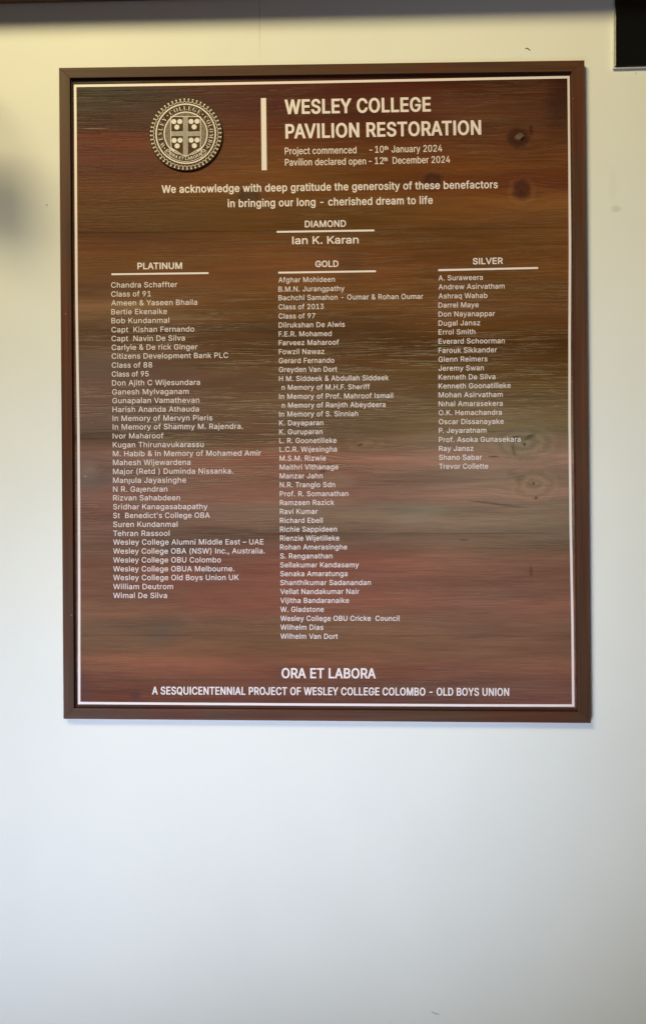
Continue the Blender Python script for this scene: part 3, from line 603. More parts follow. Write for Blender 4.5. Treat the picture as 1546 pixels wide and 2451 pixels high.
GT = """B972/35,0,35,38,98,48,137,71,157,113,164,180,164,809,152,905,112,950,34,963,34,1000,484,1000,698,974,827,897,870,770,843,664,763,588,630,543,790,490,886,406,918,289,893,167,815,76,689,19,522,0/400,553,413,553,513,564,578,598,613,660,625,758,617,845,591,905,545,941,475,952,434,947,412,932,400,858/487,53,568,67,621,108,651,178,660,282,647,386,608,456,538,494,433,507,400,507,400,143,418,73,444,58
C1028/563,-24,424,-7,301,43,200,123,122,229,74,357,57,501,74,644,123,770,201,875,304,955,428,1005,569,1022,679,1008,806,966,851,955,895,972,920,1022,958,1022,958,677,921,677,862,799,782,893,688,953,582,973,466,943,382,854,332,705,315,497,334,302,389,163,481,79,610,52,698,63,786,98,868,155,941,233,982,195,868,73,728,1
E970/31,0,31,37,97,44,137,65,158,105,165,171,165,809,158,888,136,934,97,956,35,963,35,1000,876,1000,876,702,842,702,809,818,747,892,649,932,509,945,439,940,408,915,401,852,401,540,425,540,510,552,569,590,608,658,632,758,668,758,668,259,631,259,599,398,569,441,529,468,407,488,401,488,401,147,406,102,422,77,506,60,605,67,688,85,756,117,814,164,862,229,902,314,944,314,883,0
G1115/588,-22,439,-6,310,43,205,121,126,226,77,354,60,503,77,647,126,773,204,876,306,955,428,1005,565,1022,684,1008,811,967,851,957,890,972,920,1022,960,1022,960,675,921,675,885,759,839,832,784,891,722,935,656,964,587,973,470,943,387,855,337,707,320,500,339,296,395,148,485,58,604,28,675,36,720,60,744,100,752,156,752,280,745,338,722,374,678,392,604,400,604,435,1098,435,1098,400,1038,393,1003,374,985,339,979,282,979,63,785,-1
L936/34,0,34,38,98,48,137,69,157,110,164,177,164,832,157,894,136,932,97,954,35,963,35,1000,548,1000,548,963,457,952,430,938,412,914,400,832,400,181,407,103,439,69,513,60,611,67,691,87,757,122,812,175,858,246,898,339,938,339,882,0
M1392/31,0,31,38,94,48,135,69,158,109,165,174,165,839,155,913,116,949,32,963,32,1000,405,1000,696,313,986,1000,1355,1000,1355,963,1295,951,1257,929,1236,890,1230,830,1230,187,1240,94,1277,51,1353,38,1353,0,868,0,868,38,949,55,988,97,998,183,998,876,632,0,593,0,231,854,231,175,239,106,262,65,305,45,372,38,372,0
O1153/572,-24,467,-14,370,16,283,64,207,127,145,204,99,293,70,393,60,500,70,606,99,705,145,795,208,872,285,936,374,983,473,1013,582,1023,687,1013,784,984,871,937,946,875,1008,799,1055,709,1084,609,1094,500,1084,393,1055,293,1008,204,945,127,868,64,779,16,680,-14/581,27,721,79,805,237,833,500,815,705,763,853,680,943,571,973,430,920,346,763,318,500,336,296,389,147,473,57
S857/94,-24,94,346,137,346,182,207,245,109,328,52,432,32,507,44,564,79,600,131,612,196,582,283,494,351,357,419,246,484,169,554,124,634,109,728,119,812,147,884,193,942,253,986,325,1014,405,1023,503,1013,619,983,640,978,658,976,688,988,703,1023,745,1023,745,700,708,700,681,778,644,845,598,900,545,941,487,967,426,976,359,966,307,936,273,891,262,834,272,782,301,739,414,665,556,599,697,512,740,464,768,413,789,292,778,203,744,127,689,64,616,17,526,-12,422,-22,348,-17,276,1,216,21,186,27,152,15,134,-24
W1342/374,-24,71,862,33,938,6,956,-34,963,-34,1000,397,1000,397,963,329,948,313,930,308,901,324,818,489,336,660,774,628,876,610,918,587,943,503,963,503,1000,964,1000,964,963,888,948,862,904,876,848,1041,364,1187,811,1204,892,1199,924,1181,945,1104,963,1104,1000,1370,1000,1370,963,1332,949,1305,924,1262,833,979,-24,939,-24,693,678,417,-24
Y935/223,0,223,38,287,48,326,69,346,110,352,177,352,392,102,849,64,909,31,942,1,955,-29,961,-29,1000,454,1000,454,961,429,961,366,949,342,914,360,860,545,495,731,803,765,895,738,945,655,961,647,961,647,1000,964,1000,964,961,898,932,840,860,588,447,588,177,595,110,615,69,654,48,719,38,719,0"""
def decode(s):
    d = {}
    for ln in s.split('\n'):
        if not ln:
            continue
        ch = ln[0]
        parts = ln[1:].split('/')
        cs = []
        for q in parts[1:]:
            if q:
                a = [float(t) for t in q.split(',')]
                cs.append([(a[i], a[i + 1]) for i in range(0, len(a), 2)])
        d[ch] = (float(parts[0]), cs)
    return d
SANS, SERIF = decode(GS), decode(GT)
SANS['-'] = (SANS['-'][0], SANS['-'][1])

def offset(poly, ox, oy):
    n = len(poly)
    out_ = []
    for i in range(n):
        p0, p1, p2 = poly[i - 1], poly[i], poly[(i + 1) % n]
        a = Vector((p1[0] - p0[0], p1[1] - p0[1]))
        b = Vector((p2[0] - p1[0], p2[1] - p1[1]))
        if a.length < 1e-9 or b.length < 1e-9:
            out_.append(p1)
            continue
        a.normalize(); b.normalize()
        na, nb = Vector((-a.y, a.x)), Vector((-b.y, b.x))
        m = na + nb
        d = m.dot(na)
        if m.length < 0.35:
            m = na
        else:
            m = m/max(d, 0.45)
        out_.append((p1[0] + m.x*ox, p1[1] + m.y*oy))
    return out_

GC = {}
def glyph(font, ch, sx, ox, oy, sy=1.0):
    """triangulated glyph: cap height 1000, squeezed by sx, thickened by ox, oy"""
    key = (id(font), ch, round(sx, 3), round(ox, 1), round(oy, 1), round(sy, 3))
    if key in GC:
        return GC[key]
    adv, cs = font[ch]
    ps = [offset([(x*sx, y*sy) for x, y in c], ox, oy) for c in cs]
    vs, es = [], []
    for p in ps:
        b0 = len(vs)
        vs += [Vector(q) for q in p]
        es += [(b0 + i, b0 + (i + 1) % len(p)) for i in range(len(p))]
    tv, tf = [], []
    if vs:
        rv, re, rf, _, _, _ = delaunay_2d_cdt(vs, es, [], 0, 1e-4)
        for t in rf:
            cx = sum(rv[i].x for i in t)/len(t)
            cy = sum(rv[i].y for i in t)/len(t)
            wn = 0
            for p in ps:
                n = len(p)
                for i in range(n):
                    xa, ya = p[i]
                    xb, yb = p[(i + 1) % n]
                    if (ya <= cy) != (yb <= cy):
                        xi = xa + (cy - ya)/(yb - ya)*(xb - xa)
                        if xi > cx:
                            wn += 1 if yb > ya else -1
            if wn != 0:
                tf.append(tuple(t))
        tv = [(q.x, q.y) for q in rv]
    GC[key] = (adv*sx, tv, tf)
    return GC[key]

KERN = {'Te': -90, 'Tr': -80, 'Va': -60, 've': -15, 'Ve': -60, 'Ya': -80, 'Wi': -25, 'We': -35, 'Wa': -45, 'Vi': -20, 'F.': -120,
        'P.': -130, 'AT': -80, 'AV': -90, 'LA': 0, 'AI': 0, 'ra': -15, 'y.': -60, 'r.': -60, 'EY': -20, 'LE': 0, 'PA': -80, 'TI': 0,
        'LT': -80, 'AR': 0, 'Fa': -30, 'Fo': -30, 'Fe': -20, 'OA': -20, 'RA': -25, 'AL': 0, 'KA': -20, 'Ka': -10, 'L.': -20}

def text_verts(font, s, cap, stem, bar, width, nat_stem=127., nat_bar=112., track=0.):
    """lays out s; returns verts in photograph pixels from the baseline start, width fitted"""
    nat = sum(font[c][0] for c in s) + sum(KERN.get(s[i:i + 2], 0) for i in range(len(s) - 1))
    first, last = font[s[0]], font[s[-1]]
    lsb = min((x for c in first[1] for x, y in c), default=0)
    rsb = last[0] - max((x for c in last[1] for x, y in c), default=last[0])
    ink = nat - lsb - rsb
    k = cap/1000.
    oy = (bar/k - nat_bar)/2
    sy = (1000. - 2*oy)/1000.
    sx = (width/k - track*(len(s) - 1)/k)/ink
    for _ in range(3):
        ox = (stem/k - nat_stem*sx)/2
        sx = (width/k - 2*ox - track*(len(s) - 1)/k)/ink
    sxq = round(sx*25)/25.
    ox = (stem/k - nat_stem*sx)/2
    ox = round(ox)
    V, F = [], []
    x = -lsb*sx + ox
    for i, ch in enumerate(s):
        adv, tv, tf = glyph(font, ch, sxq, ox, round(oy), sy)
        b0 = len(V)
        r = sx/sxq
        V += [((x + (a*r))*k, (b + oy)*k) for a, b in tv]
        F += [tuple(t + b0 for t in tr) for tr in tf]
        x += font[ch][0]*sx + KERN.get(s[i:i + 2], 0)*sx + track/k
    return V, F

YP = YB - .00035
def put_line(name, s, x0, y0, x1, y1, cap, stem, bar, parent=plaque, font=SANS, mat=None, label=None, track=0., Y=None):
    wd = math.hypot(x1 - x0, y1 - y0)
    V, F = text_verts(font, s, cap, stem, bar, wd, track=track)
    dx, dy = (x1 - x0)/wd, (y1 - y0)/wd
    Yp = YP if Y is None else Y
    VV = [at(x0 + u*dx + w_*dy, y0 + u*dy - w_*dx, Yp) for u, w_ in V]
    me = bpy.data.meshes.new(name)
    me.from_pydata([tuple(q) for q in VV], [], F)
    bm = bmesh.new(); bm.from_mesh(me)
    for fc in bm.faces:
        fc.normal_update()
        if fc.normal.y > 0:
            fc.normal_flip()
    bm.to_mesh(me); bm.free()
    o = link(name, me, mat or M_print, parent)
    if label:
        o['label'] = label
    return o

def put_bar(name, x0, y0, x1, y1, th, parent=plaque):
    wd = math.hypot(x1 - x0, y1 - y0)
    nx, ny = -(y1 - y0)/wd*th/2, (x1 - x0)/wd*th/2
    q = [at(x0 + nx, y0 + ny, YP), at(x1 + nx, y1 + ny, YP), at(x1 - nx, y1 - ny, YP), at(x0 - nx, y0 - ny, YP)]
    return mesh(name, q, [(0, 1, 2, 3)], M_print, parent)

def sub(p, s, x, y, w_, h_=None):
    pass

# title block
def C1(x, y): return (660 + x/2.813, 220 + y/2.813)
def line2(name, s, a, b, cap, stem, bar, **k):
    put_line(name, s, a[0], a[1], b[0], b[1], cap, stem, bar, **k)
line2('title_line', 'WESLEY COLLEGE', C1(62, 150.5), C1(1043, 132), 35, 6.5, 6.0, track=1.5)
line2('title_line', 'PAVILION RESTORATION', C1(66, 315), C1(1382, 288), 35, 6.5, 6.0, track=1.5)
line2('date_line', 'Project commenced', C1(62, 421), C1(543, 413), 16.3, 2.15, 2.0, track=.35)
line2('date_line', '-', C1(630, 411), C1(650, 411), 16.3, 2.4, 2.0)
line2('date_line', '10', C1(668, 409.5), C1(727, 408.5), 16.3, 2.15, 2.0, track=.35)
line2('date_line', 'th', C1(730, 390), C1(757, 389.5), 9.5, 1.7, 1.5)
line2('date_line', 'January 2024', C1(779, 408), C1(1119, 401.5), 16.3, 2.15, 2.0, track=.35)
line2('date_line', 'Pavilion declared open', C1(63, 497), C1(607, 488), 16.3, 2.15, 2.0, track=.35)
line2('date_line', '-', C1(625, 487), C1(645, 487), 16.3, 2.4, 2.0)
line2('date_line', '12', C1(666, 486), C1(726, 485), 16.3, 2.15, 2.0, track=.35)
line2('date_line', 'th', C1(727, 466), C1(753, 465.5), 9.5, 1.7, 1.5)
line2('date_line', 'December 2024', C1(786, 484), C1(1172, 476.5), 16.3, 2.15, 2.0, track=.35)
mesh('vertical_bar', [at(626.5, 407.6, YP), at(638.9, 407.4, YP), at(637.0, 234.6, YP), at(624.6, 234.9, YP)], [(0, 1, 2, 3)], M_print, plaque)
put_line('gratitude_line', 'We acknowledge with deep gratitude the generosity of these benefactors', 387.8, 462.2, 1190.8, 450.5, 18.8, 3.15, 2.9, track=.75)
put_line('gratitude_line', 'in bringing our long - cherished dream to life', 545.4, 496.2, 1035.5, 488.0, 18.8, 3.15, 2.9, track=.75)
put_line('heading', 'DIAMOND', 729.6, 544.2, 828.1, 542.8, 16.0, 2.9, 2.7, track=.3)
put_bar('rule_line', 662.4, 555.0, 895.9, 551.5, 4.5)
put_line('donor_name', 'Ian K. Karan', 699.5, 584.7, 858.3, 582.8, 18.6, 3.6, 3.1)
put_line('heading', 'PLATINUM', 329.7, 644.7, 436.5, 643.8, 15.8, 3.0, 2.8, track=.3)
put_bar('rule_line', 267.4, 656.5, 499.5, 653.7, 4.4)
put_line('heading', 'GOLD', 754.8, 639.5, 810.1, 638.8, 15.5, 3.0, 2.8, track=.3)
put_bar('rule_line', 666.0, 652.7, 899.6, 649.2, 4.6)
put_line('heading', 'SILVER', 1131.0, 633.0, 1203.0, 631.7, 15.4, 3.0, 2.8, track=.3)
put_bar('rule_line', 1048.4, 646.6, 1287.0, 641.4, 4.8)
put_line('motto_line', 'ORA ET LABORA', 673.9, 1623.4, 898.9, 1624.0, 24.6, 4.4, 4.1, track=.8)
put_line('footer_line', 'A SESQUICENTENNIAL PROJECT OF WESLEY COLLEGE COLOMBO - OLD BOYS UNION', 364.6, 1662.3, 1217.8, 1665.7, 18.9, 3.1, 2.9, track=.75)

def slope(x, y):
    T = [(200, .018), (640, .0150), (720, .0115), (950, .0085), (1050, .006), (1300, .002), (1500, 0.0), (1670, -.003)]
    s_ = T[-1][1]
    for (ya, sa), (yb, sb) in zip(T, T[1:]):
        if ya <= y <= yb:
            s_ = sa + (sb - sa)*(y - ya)/(yb - ya)
            break
    return s_ + (x - 770)/480.*.003*max(0, (1100 - y)/500.)

def names(rows, ox, oy, sc, cap, stem, bar, x0f):
    for s, b, e in rows:
        y = oy + b/sc
        lead = len(s) - len(s.lstrip())
        s2 = s.strip()
        x0 = x0f(y) + (6.5 if lead else 0)
        x1 = ox + e/sc
        put_line('donor_name', s2, x0, y, x1, y - slope(x0, y)*(x1 - x0), cap, stem, bar, track=.45)

def lerp(T):
    def g(y):
        if y <= T[0][0]:
            return T[0][1]
        for (a, u), (b, v_) in zip(T, T[1:]):
            if a <= y <= b:
                return u + (v_ - u)*(y - a)/(b - a)
        return T[-1][1]
    return g
xc1 = lerp([(688, 266.9), (900, 268.5), (1007, 270.4), (1110, 271.2), (1200, 271.5), (1432, 271.8)])
xc2 = lerp([(676, 666.6), (900, 667.9), (1060, 668.8), (1081, 669.4), (1300, 670.6), (1530, 671.4)])
xc3 = lerp([(671, 1048.9), (950, 1049.2), (1125, 1050.5)])
names([('Chandra Schaffter', 259, 832), ('Class of 91', 322, 648), ('Ameen & Yaseen Bhaila', 384, 971), ('Bertie Ekenaike', 446, 760),
       ('Bob Kundanmal', 508, 776), ('Capt  Kishan Fernando', 571, 951), ('Capt  Navin De Silva', 633, 885), ('Carlyle & De rick Ginger', 695, 973),
       ('Citizens Development Bank PLC', 756, 1187), ('Class of 88', 819, 657), ('Class of 95', 881, 632), ('Don Ajith C Wijesundara', 943, 990),
       ('Ganesh Mylvaganam', 1006, 912), ('Gunapalan Vamathevan', 1067, 986), ('Harish Ananda Athauda', 1129, 983), ('In Memory of Mervyn Pieris', 1191, 1077)],
      140, 600, 2.921, 12.8, 1.8, 1.65, xc1)
names([('In Memory of Shammy M. Rajendra.', 24, 1290), ('Ivor Maharoof', 87, 736), ('Kugan Thirunavukarassu', 149, 1016), ('M. Habib & In Memory of Mohamed Amir', 211, 1417),
       ('Mahesh Wijewardena', 273, 924), ('Major (Retd ) Duminda Nissanka.', 335, 1222), ('Manȷula Jayasinghe', 397, 893), ('N R. Gaȷendran', 459, 763),
       ('Rizvan Sahabdeen', 520, 851), ('Sridhar Kanagasabapathy', 582, 1043), ("St  Benedict's College OBA", 643, 1059), ('Suren Kundanmal', 705, 834),
       ('Tehran Rassool', 768, 778), ('Wesley College Alumni Middle East – UAE', 829, 1434), ('Wesley College OBA (NSW) Inc., Australia.', 892, 1443),
       ('Wesley College OBU Colombo', 954, 1137), ('Wesley College OBUA Melbourne.', 1016, 1230), ('Wesley College Old Boys Union UK', 1077, 1261),
       ('William Deutrom', 1140, 803), ('Wimal De Silva', 1202, 760)],
      140, 1020, 2.921, 12.8, 1.8, 1.65, xc1)
names([('Afghar Mohideen', 289, 613), ('B.M.N. Jurangpathy', 373, 700), ('Bachchi Samahon - Oumar & Rohan Oumar', 452, 1414), ('Class of 2013', 534, 512),
       ('Class of 97', 618, 435), ('Dilrukshan De Alwis', 699, 703), ('F.E.R. Mohamed', 781, 583), ('Farveez Maharoof', 860, 650), ('Fowzil Nawaz', 942, 517),
       ('Gerard Fernando', 1023, 607), ('Greyden Van Dort', 1104, 633), ('H M. Siddeek & Abdullah Siddeek', 1186, 1101), (' n Memory of M.H.F. Sheriff', 1266, 930),
       ('In Memory of Prof. Mahroof Ismail', 1348, 1140), (' n Memory of Ranjıth Abeydeera', 1428, 1072), ('In Memory of S. Sinniah', 1509, 823),
       ('K. Dayaparan', 1589, 508), ('K. Guruparan', 1670, 501), ('L. R. Goonetilleke', 1750, 628)],
      640, 600, 3.7975, 12.3, 1.75, 1.65, xc2)
names([('L.C.R. Wıjesingha', 82, 631), ('M.S.M. Rizwie', 163, 532), ('Maithri Vithanage', 243, 644), ('Manzar Jahn', 324, 502), ('N.R. Tranglo Sdn', 404, 615),
       ('Prof. R. Somanathan', 486, 735), ('Ramzeen Razick', 566, 607), ('Ravi Kumar', 647, 456), ('Richard Ebell', 728, 502), ('Richie Sappideen', 808, 631),
       ('Rienzie Wijetilleke', 889, 653), ('Rohan Amerasinghe', 970, 724), ('S. Renganathan', 1051, 590), ('Sellakumar Kandasamy', 1132, 830),
       ('Senaka Amaratunga', 1212, 727), ('Shanthikumar Sadanandan', 1293, 938), ('Vellat Nandakumar Nair', 1374, 834), ('Vijitha Bandaranaike', 1455, 741),
       ('W. Gladstone', 1536, 513), ('Wesley College OBU Cricke  Council', 1618, 1198), ('Wilhelm Dias', 1699, 508), ('Wilhelm Van Dort', 1781, 639)],
      640, 1060, 3.7975, 12.3, 1.75, 1.65, xc2)
names([('A. Suraweera', 331, 560), ('Andrew Asirvatham', 408, 748), ('Ashraq Wahab', 487, 600), ('Darrel Maye', 566, 524), ('Don Nayanappar', 644, 666),
       ('Dugal Jansz', 722, 537), ('Errol Smith', 799, 495), ('Everard Schoorman', 879, 749), ('Farouk Sikkander', 957, 683), ('Glenn Reimers', 1035, 600),
       ('Jeremy Swan', 1112, 568), ('Kenneth De Silva', 1189, 668), ('Kenneth Goonatilleke', 1266, 801), ('Mohan Asirvatham', 1343, 732), ('Nıhal Amarasekera', 1420, 732),
       ('O.K. Hemachandra', 1497, 724), ('Oscar Dissanayake', 1575, 740), ('P. Jeyaratnam', 1651, 590), ('Prof. Asoka Gunasekara', 1730, 886), ('Ray Jansz', 1807, 479),
       ('Shano Sabar', 1884, 552), ('Trevor Collette', 1961, 606)],
      1000, 580, 3.6167, 12.3, 1.75, 1.65, xc3)

# border line round the print
def strip(name, pts, th, closed=False, Y=None, mat=None, parent=plaque, px=True):
    """flat ribbon along a polyline, mitred"""
    n = len(pts)
    V, F = [], []
    for i in range(n):
        p = Vector(pts[i])
        a = Vector(pts[i - 1]) if (i or closed) else None
        b = Vector(pts[(i + 1) % n]) if (i < n - 1 or closed) else None
        t1 = (p - a).normalized() if a is not None else None
        t2 = (b - p).normalized() if b is not None else None
        if t1 is None: t1 = t2
        if t2 is None: t2 = t1
        n1, n2 = Vector((-t1.y, t1.x)), Vector((-t2.y, t2.x))
        m = (n1 + n2)
        m = m/max(m.dot(n1), .3) if m.length > .2 else n1
        V += [p + m*th/2, p - m*th/2]
    for i in range(n if closed else n - 1):
        j = (i + 1) % n
        F.append((2*i, 2*i + 1, 2*j + 1, 2*j))
    return V, F

bl_pts = [(180.6, 205.6), (488.5, 201.2), (773, 196.2), (1060, 190.6), (1360.0, 184.6), (1362.2, 400), (1363.2, 600), (1362.3, 800), (1362.2, 1000), (1364.8, 1250),
          (1369.3, 1500), (1371.0, 1688.8), (1100, 1688.2), (773, 1686.6), (480, 1684.8), (190.3, 1682.8), (190.4, 1450), (189.8, 1200), (188.4, 1020),
          (185.8, 850), (183.8, 700), (182.3, 450), (181.4, 300)]
V, F = strip('border_line', bl_pts, 6.0, True)
mesh('border_line', [at(q.x, q.y, YP) for q in V], F, M_print, plaque)

# ---------------------------------------------------------------- crest
SCX, SCY = 445.1, 320.9        # centre in photograph pixels
SF = 1/6.905
YS = YB - .0042
seal = mesh_disc = None
def sp(x, y, Y=None):
    """crest drawing units (y up, centre 0) to the wall, turned with the print"""
    a = -0.004
    X = x*math.cos(a) - y*math.sin(a)
    Yy = x*math.sin(a) + y*math.cos(a)
    return at(SCX + X*SF, SCY - Yy*SF, YS - .0003 if Y is None else Y)
N = 120
ring = [(math.cos(2*math.pi*i/N), math.sin(2*math.pi*i/N)) for i in range(N)]
RD = 603
V = [sp(x*(RD - 3), y*(RD - 3), YS) for x, y in ring] + [sp(x*RD, y*RD, YS + .0006) for x, y in ring] + [sp(x*RD, y*RD, YB - .0001) for x, y in ring]
F = [tuple(range(N))] + [(i, i + N, (i + 1) % N + N, (i + 1) % N) for i in range(N)] + [(i + N, i + 2*N, (i + 1) % N + 2*N, (i + 1) % N + N) for i in range(N)]
seal = mesh('crest', V, F, M_seal_base, plaque)

def sealpart(name, V, F, lift=0.0, mat=M_seal):
    me = bpy.data.meshes.new(name)
    me.from_pydata([tuple(sp(x, y, YS - .0003 - lift)) for x, y in V], [], F)
    bm = bmesh.new(); bm.from_mesh(me)
    for fc in bm.faces:
        fc.normal_update()
        if fc.normal.y > 0:
            fc.normal_flip()
    bm.to_mesh(me); bm.free()
    return link(name, me, mat, seal)

class Acc:
    def __init__(s): s.V, s.F = [], []
    def add(s, V, F):
        b = len(s.V)
        s.V += [tuple(q) for q in V]
        s.F += [tuple(i + b for i in t) for t in F]
    def disc(s, x, y, r, n=16):
        s.add([(x + r*math.cos(6.2832*i/n), y + r*math.sin(6.2832*i/n)) for i in range(n)], [tuple(range(n))])
    def seg(s, pts, th, closed=False):
        V, F = strip('', [Vector(p) for p in pts], th, closed)
        s.add(V, F)
    def circ(s, x, y, r, th, a0=0, a1=360, n=90):
        full = abs(a1 - a0) >= 360
        m = n if full else n + 1
        s.seg([(x + r*math.cos(math.radians(a0 + (a1 - a0)*i/n)), y + r*math.sin(math.radians(a0 + (a1 - a0)*i/n))) for i in range(m)], th, full)

a = Acc(); a.circ(0, 6, 489, 22); sealpart('outer_ring', a.V, a.F)
a = Acc(); a.circ(0, 8, 355, 19, -57, 237); sealpart('inner_ring', a.V, a.F)
a = Acc(); b_ = Acc()
NS = 52
for i in range(NS):
    t = math.radians(90 + 360*(i + .35)/NS)
    c_, s_ = math.cos(t), math.sin(t)
    b_.disc(577*c_, 577*s_, 13.5, 10)
    b_.seg([(570*c_, 570*s_), (548*c_, 548*s_)], 9)
    t2 = t + math.radians(180./NS)
    # cup between two beads, opening outwards
    cx, cy = 556*math.cos(t2), 556*math.sin(t2)
    pts = []
    for j in range(9):
        q = t2 + math.pi + math.radians(-88 + 22*j)
        pts.append((cx + 31*math.cos(q), cy + 31*math.sin(q)))
    a.seg(pts, 7.5)
sealpart('scallops', a.V, a.F)
sealpart('beads', b_.V, b_.F, .0001)['kind'] = 'stuff'
seal.children[-2]['kind'] = 'stuff'

def arc_text(s, angles, r0, cap, font, sx, th, inward=False):
    A = Acc()
    for ch, an in zip(s, angles):
        if ch == ' ':
            continue
        adv, tv, tf = glyph(font, ch, sx, th, th)
        xs = [q[0] for q in tv]
        mid = (min(xs) + max(xs))/2
        k = cap/1000.
        t = math.radians(an)
        V = []
        for x, y in tv:
            u, w_ = (x - mid)*k, y*k
            if not inward:
                r = r0 + w_; tt = t - u/(r0 + cap/2)
            else:
                r = r0 - w_; tt = t + u/(r0 - cap/2)
            V.append((r*math.cos(tt), 6 + r*math.sin(tt)))
        A.add(V, tf)
    return A
def spread(s, font, a0, a1):
    w_ = [font[c][0] if c != ' ' else 300 for c in s]
    cen = []
    x = 0
    for q in w_:
        cen.append(x + q/2); x += q
    return [a0 + (a1 - a0)*(c - cen[0])/(cen[-1] - cen[0]) for c in cen]
w1 = arc_text('WESLEY', spread('WESLEY', SERIF, 205.5, 146.5), 388, 70, SERIF, .88, -20)
w2 = arc_text('COLLEGE', spread('COLLEGE', SERIF, 125.0, 58.5), 388, 70, SERIF, .95, -20)
w3 = arc_text('COLOMBO', spread('COLOMBO', SERIF, 38.5, -27), 388, 70, SERIF, .86, -20)
sealpart('crest_word', w1.V, w1.F); sealpart('crest_word', w2.V, w2.F); sealpart('crest_word', w3.V, w3.F)
for an in (214.6, 135.4, 49.5, -33.4):
    a = Acc()
    a.disc(424*math.cos(math.radians(an)), 6 + 424*math.sin(math.radians(an)), 10, 12)
    sealpart('word_dot', a.V, a.F)

# shield (drawing units: photo crop minus centre, y flipped)
def q_(x, y): return (x - 727, 697 - y)
shield = [q_(478, 408), q_(968, 408), q_(970, 925), q_(725, 1074), q_(486, 925)]
a = Acc(); a.seg(shield, 11, True); sealpart('shield_outline', a.V, a.F, .0002)
# dark field of the shield stays the disc; hatched cross
a = Acc()
x = 684.
while x <= 762:
    yb_ = 1056 - abs(x - 725)*.6
    a.seg([q_(x, 412), q_(x + 3, yb_)], 4.2); x += 12.6
y = 414.
while y <= 1050:
    a.seg([q_(684, y), q_(764, y)], 4.2); y += 12.6
sealpart('cross_upright', a.V, a.F, .00035)
a = Acc()
for xx0, xx1 in ((489, 684), (764, 958)):
    y = 656.
    while y <= 728:
        a.seg([q_(xx0, y + 2), q_(xx1, y - 2)], 4.6); y += 11.8
    x = xx0
    while x <= xx1:
        a.seg([q_(x, 655), q_(x, 730)], 4.2); x += 12.2
sealpart('cross_bar', a.V, a.F, .00045)
for x, y in ((530, 492), (628, 490), (580, 582), (815, 488), (912, 485), (865, 577), (537, 803), (634, 800), (586, 893), (817, 798), (915, 795), (870, 888)):
    a = Acc()
    n = 28
    a.add([(q_(x, y)[0] + (42 + 1.6*math.cos(9*t))*math.cos(t), q_(x, y)[1] + (42 + 1.6*math.cos(9*t))*math.sin(t)) for t in [6.28318*i/n for i in range(n)]], [tuple(range(n))])
    sealpart('roundel', a.V, a.F, .0002)
# rays between shield and ring
a = Acc()
for i in range(100):
    an = math.radians(3.6*i + 1.5)
    c_, s_ = math.cos(an), math.sin(an)
    rout = 345
    # distance to the shield outline along the ray
    hit = None
    for j in range(5):
        p0, p1 = Vector(shield[j]), Vector(shield[(j + 1) % 5])
        d = p1 - p0
        den = c_*d.y - s_*d.x
        if abs(den) < 1e-9:
            continue
        t = (p0.x*d.y - p0.y*d.x)/den
        u = (p0.x*s_ - p0.y*c_)/den
        if t > 0 and 0 <= u <= 1:
            hit = t
    if hit and rout - hit > 16 and not (225 < (3.6*i + 1.5) < 315):
        a.seg([((hit + 8)*c_, (hit + 8)*s_ + 3), ((rout - 1)*c_, (rout - 1)*s_ + 6)], 4.0)
sealpart('rays', a.V, a.F, -.0001)
# ribbon with the motto
a = Acc()
a.circ(0, -8, 445, 9, 219, 320, 40)
a.circ(0, 20, 372, 9, 232, 308, 40)
a.seg([(-345, -285), (-300, -250), (-262, -262), (-290, -300), (-318, -283), (-300, -262)], 8)
a.seg([(345, -280), (300, -250), (262, -262), (290, -300), (318, -283), (300, -262)], 8)
a.seg([(-262, -262), (-272, -372), (-246, -392)], 8)
a.seg([(262, -262), (272, -372), (246, -392)], 8)
a.seg([(-258, -250), (-246, -330)], 8)
a.seg([(258, -250), (246, -330)], 8)
a.seg([q_(500, 945), q_(690, 1052)], 7)
a.seg([q_(762, 1050), q_(955, 940)], 7)
a.seg([q_(488, 935), q_(560, 1000), q_(690, 1062)], 6)
a.seg([q_(966, 930), q_(890, 1000), q_(762, 1060)], 6)
sealpart('ribbon', a.V, a.F, .00025)
s_ = 'ORA ET LABORA'
A3 = arc_text(s_, spread(s_, SANS, 234.5, 305.0), 432, 46, SANS, .95, 34, True)
sealpart('motto_word', A3.V, A3.F, .0003)

adopt(plaque)

# ---------------------------------------------------------------- small marks on the wall that stand proud of the paint
def hair(pts, r, label):
    me = bpy.data.curves.new('hair_mark', 'CURVE')
    me.dimensions = '3D'
    me.bevel_depth = r
    me.bevel_resolution = 1
    s = me.splines.new('POLY')
    s.points.add(len(pts) - 1)
    for i, (x, y) in enumerate(pts):
        q = at(x, y, -r)
        s.points[i].co = (q.x, q.y, q.z, 1)
        s.points[i].radius = .4 if i in (0, len(pts) - 1) else 1
    tmp = bpy.data.objects.new('tmp', me)
    COL.objects.link(tmp)
    dg = bpy.context.evaluated_depsgraph_get()
    m2 = bpy.data.meshes.new_from_object(tmp.evaluated_get(dg))
    bpy.data.objects.remove(tmp)
    m2.materials.clear()
    o = link('hair', m2, M_hair)
    o['label'] = label
    o['category'] = 'hair'
    return o
hair([(1256, 115.8), (1259, 115.2), (1263, 116.5), (1266.5, 119), (1268, 121)], .0006, 'short dark curved hair stuck on the wall above the plaque')
hair([(1032, 2421), (1037, 2424), (1043, 2426.5), (1051, 2428)], .00035, 'faint thin hair stuck low on the wall far below the plaque')

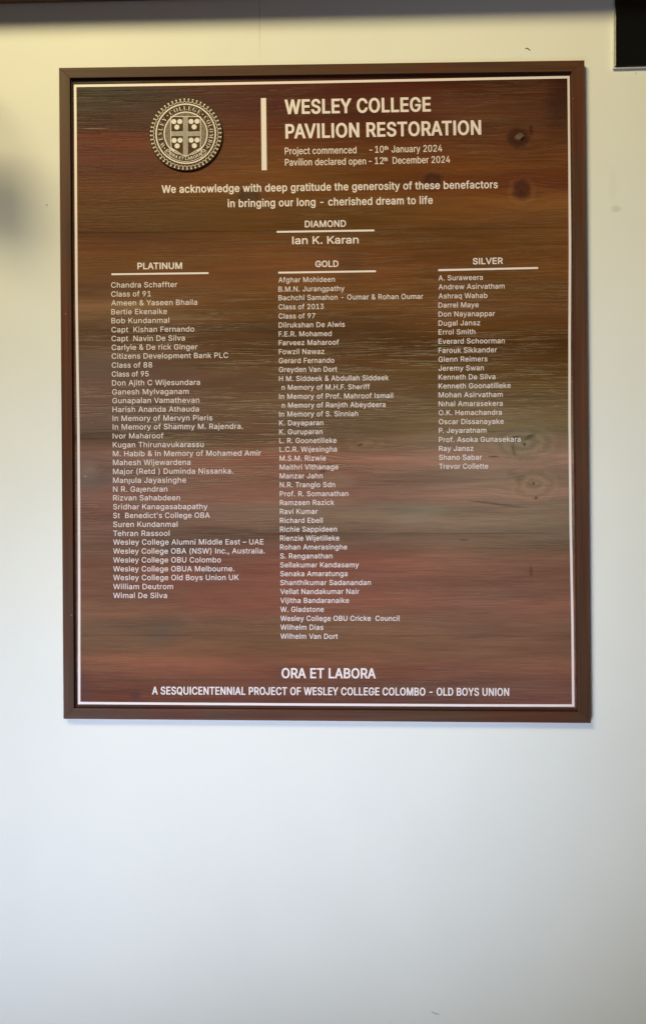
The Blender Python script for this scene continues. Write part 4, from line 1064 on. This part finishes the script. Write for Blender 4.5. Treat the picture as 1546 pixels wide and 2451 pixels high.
# ---------------------------------------------------------------- made-up lantern beyond the left edge, added to cast a soft shadow
def lathe(prof, n=28):
    V = [(r_*math.cos(6.28318*i/n), r_*math.sin(6.28318*i/n), z) for r_, z in prof for i in range(n)]
    F = [(k*n + i, k*n + (i + 1) % n, (k + 1)*n + (i + 1) % n, (k + 1)*n + i) for k in range(len(prof) - 1) for i in range(n)]
    F += [tuple(range(n))[::-1], tuple(range((len(prof) - 1)*n, len(prof)*n))]
    return V, F
M_iron = plain('dark_iron', (.03, .028, .026), .45, .15, 60)
M_glass = plain('frosted_glass', (.62, .60, .54), .35, .04, 60)
lx, ly, lz = -0.636, -0.25, 0.435
lan = empty('shadow_caster', (lx, 0, lz), label='unlit lantern shape added out of view to cast a shadow left of the plaque', category='shadow caster')
V, F = lathe([(.001, -.092), (.03, -.090), (.058, -.074), (.080, -.045), (.088, -.005), (.082, .035), (.062, .066), (.040, .080), (.001, .081)])
mesh('glass_globe', [(x*.52 + lx, y*.52 + ly, z*.52 + lz + .037) for x, y, z in V], F, M_glass, lan)
V, F = lathe([(.044, .076), (.048, .080), (.046, .098), (.016, .112), (.012, .130), (.001, .131)])
mesh('cap', [(x + lx, y + ly, z + lz) for x, y, z in V], F, M_iron, lan)
V, F = lathe([(.001, 0), (.05, 0), (.05, .008), (.04, .014), (.001, .015)])
mesh('back_plate', [(x + lx, -z - .0004, y + lz + .12) for x, y, z in V], [t[::-1] for t in F], M_iron, lan)
pts = [(-.012, .12), (-.10, .15), (-.20, .155), (-.25, .135), (-.25, .12)]
V, F = [], []
for k, (y, z) in enumerate(pts):
    for i in range(8):
        a_ = 6.28318*i/8
        V.append((lx + .008*math.cos(a_), y + .008*math.sin(a_)*(.3 if k in (1, 2) else .9), z + lz + .008*math.sin(a_)*(1 if k < 3 else .3)))
F = [(k*8 + i, k*8 + (i + 1) % 8, (k + 1)*8 + (i + 1) % 8, (k + 1)*8 + i) for k in range(len(pts) - 1) for i in range(8)]
mesh('arm', V, F, M_iron, lan)
adopt(lan)
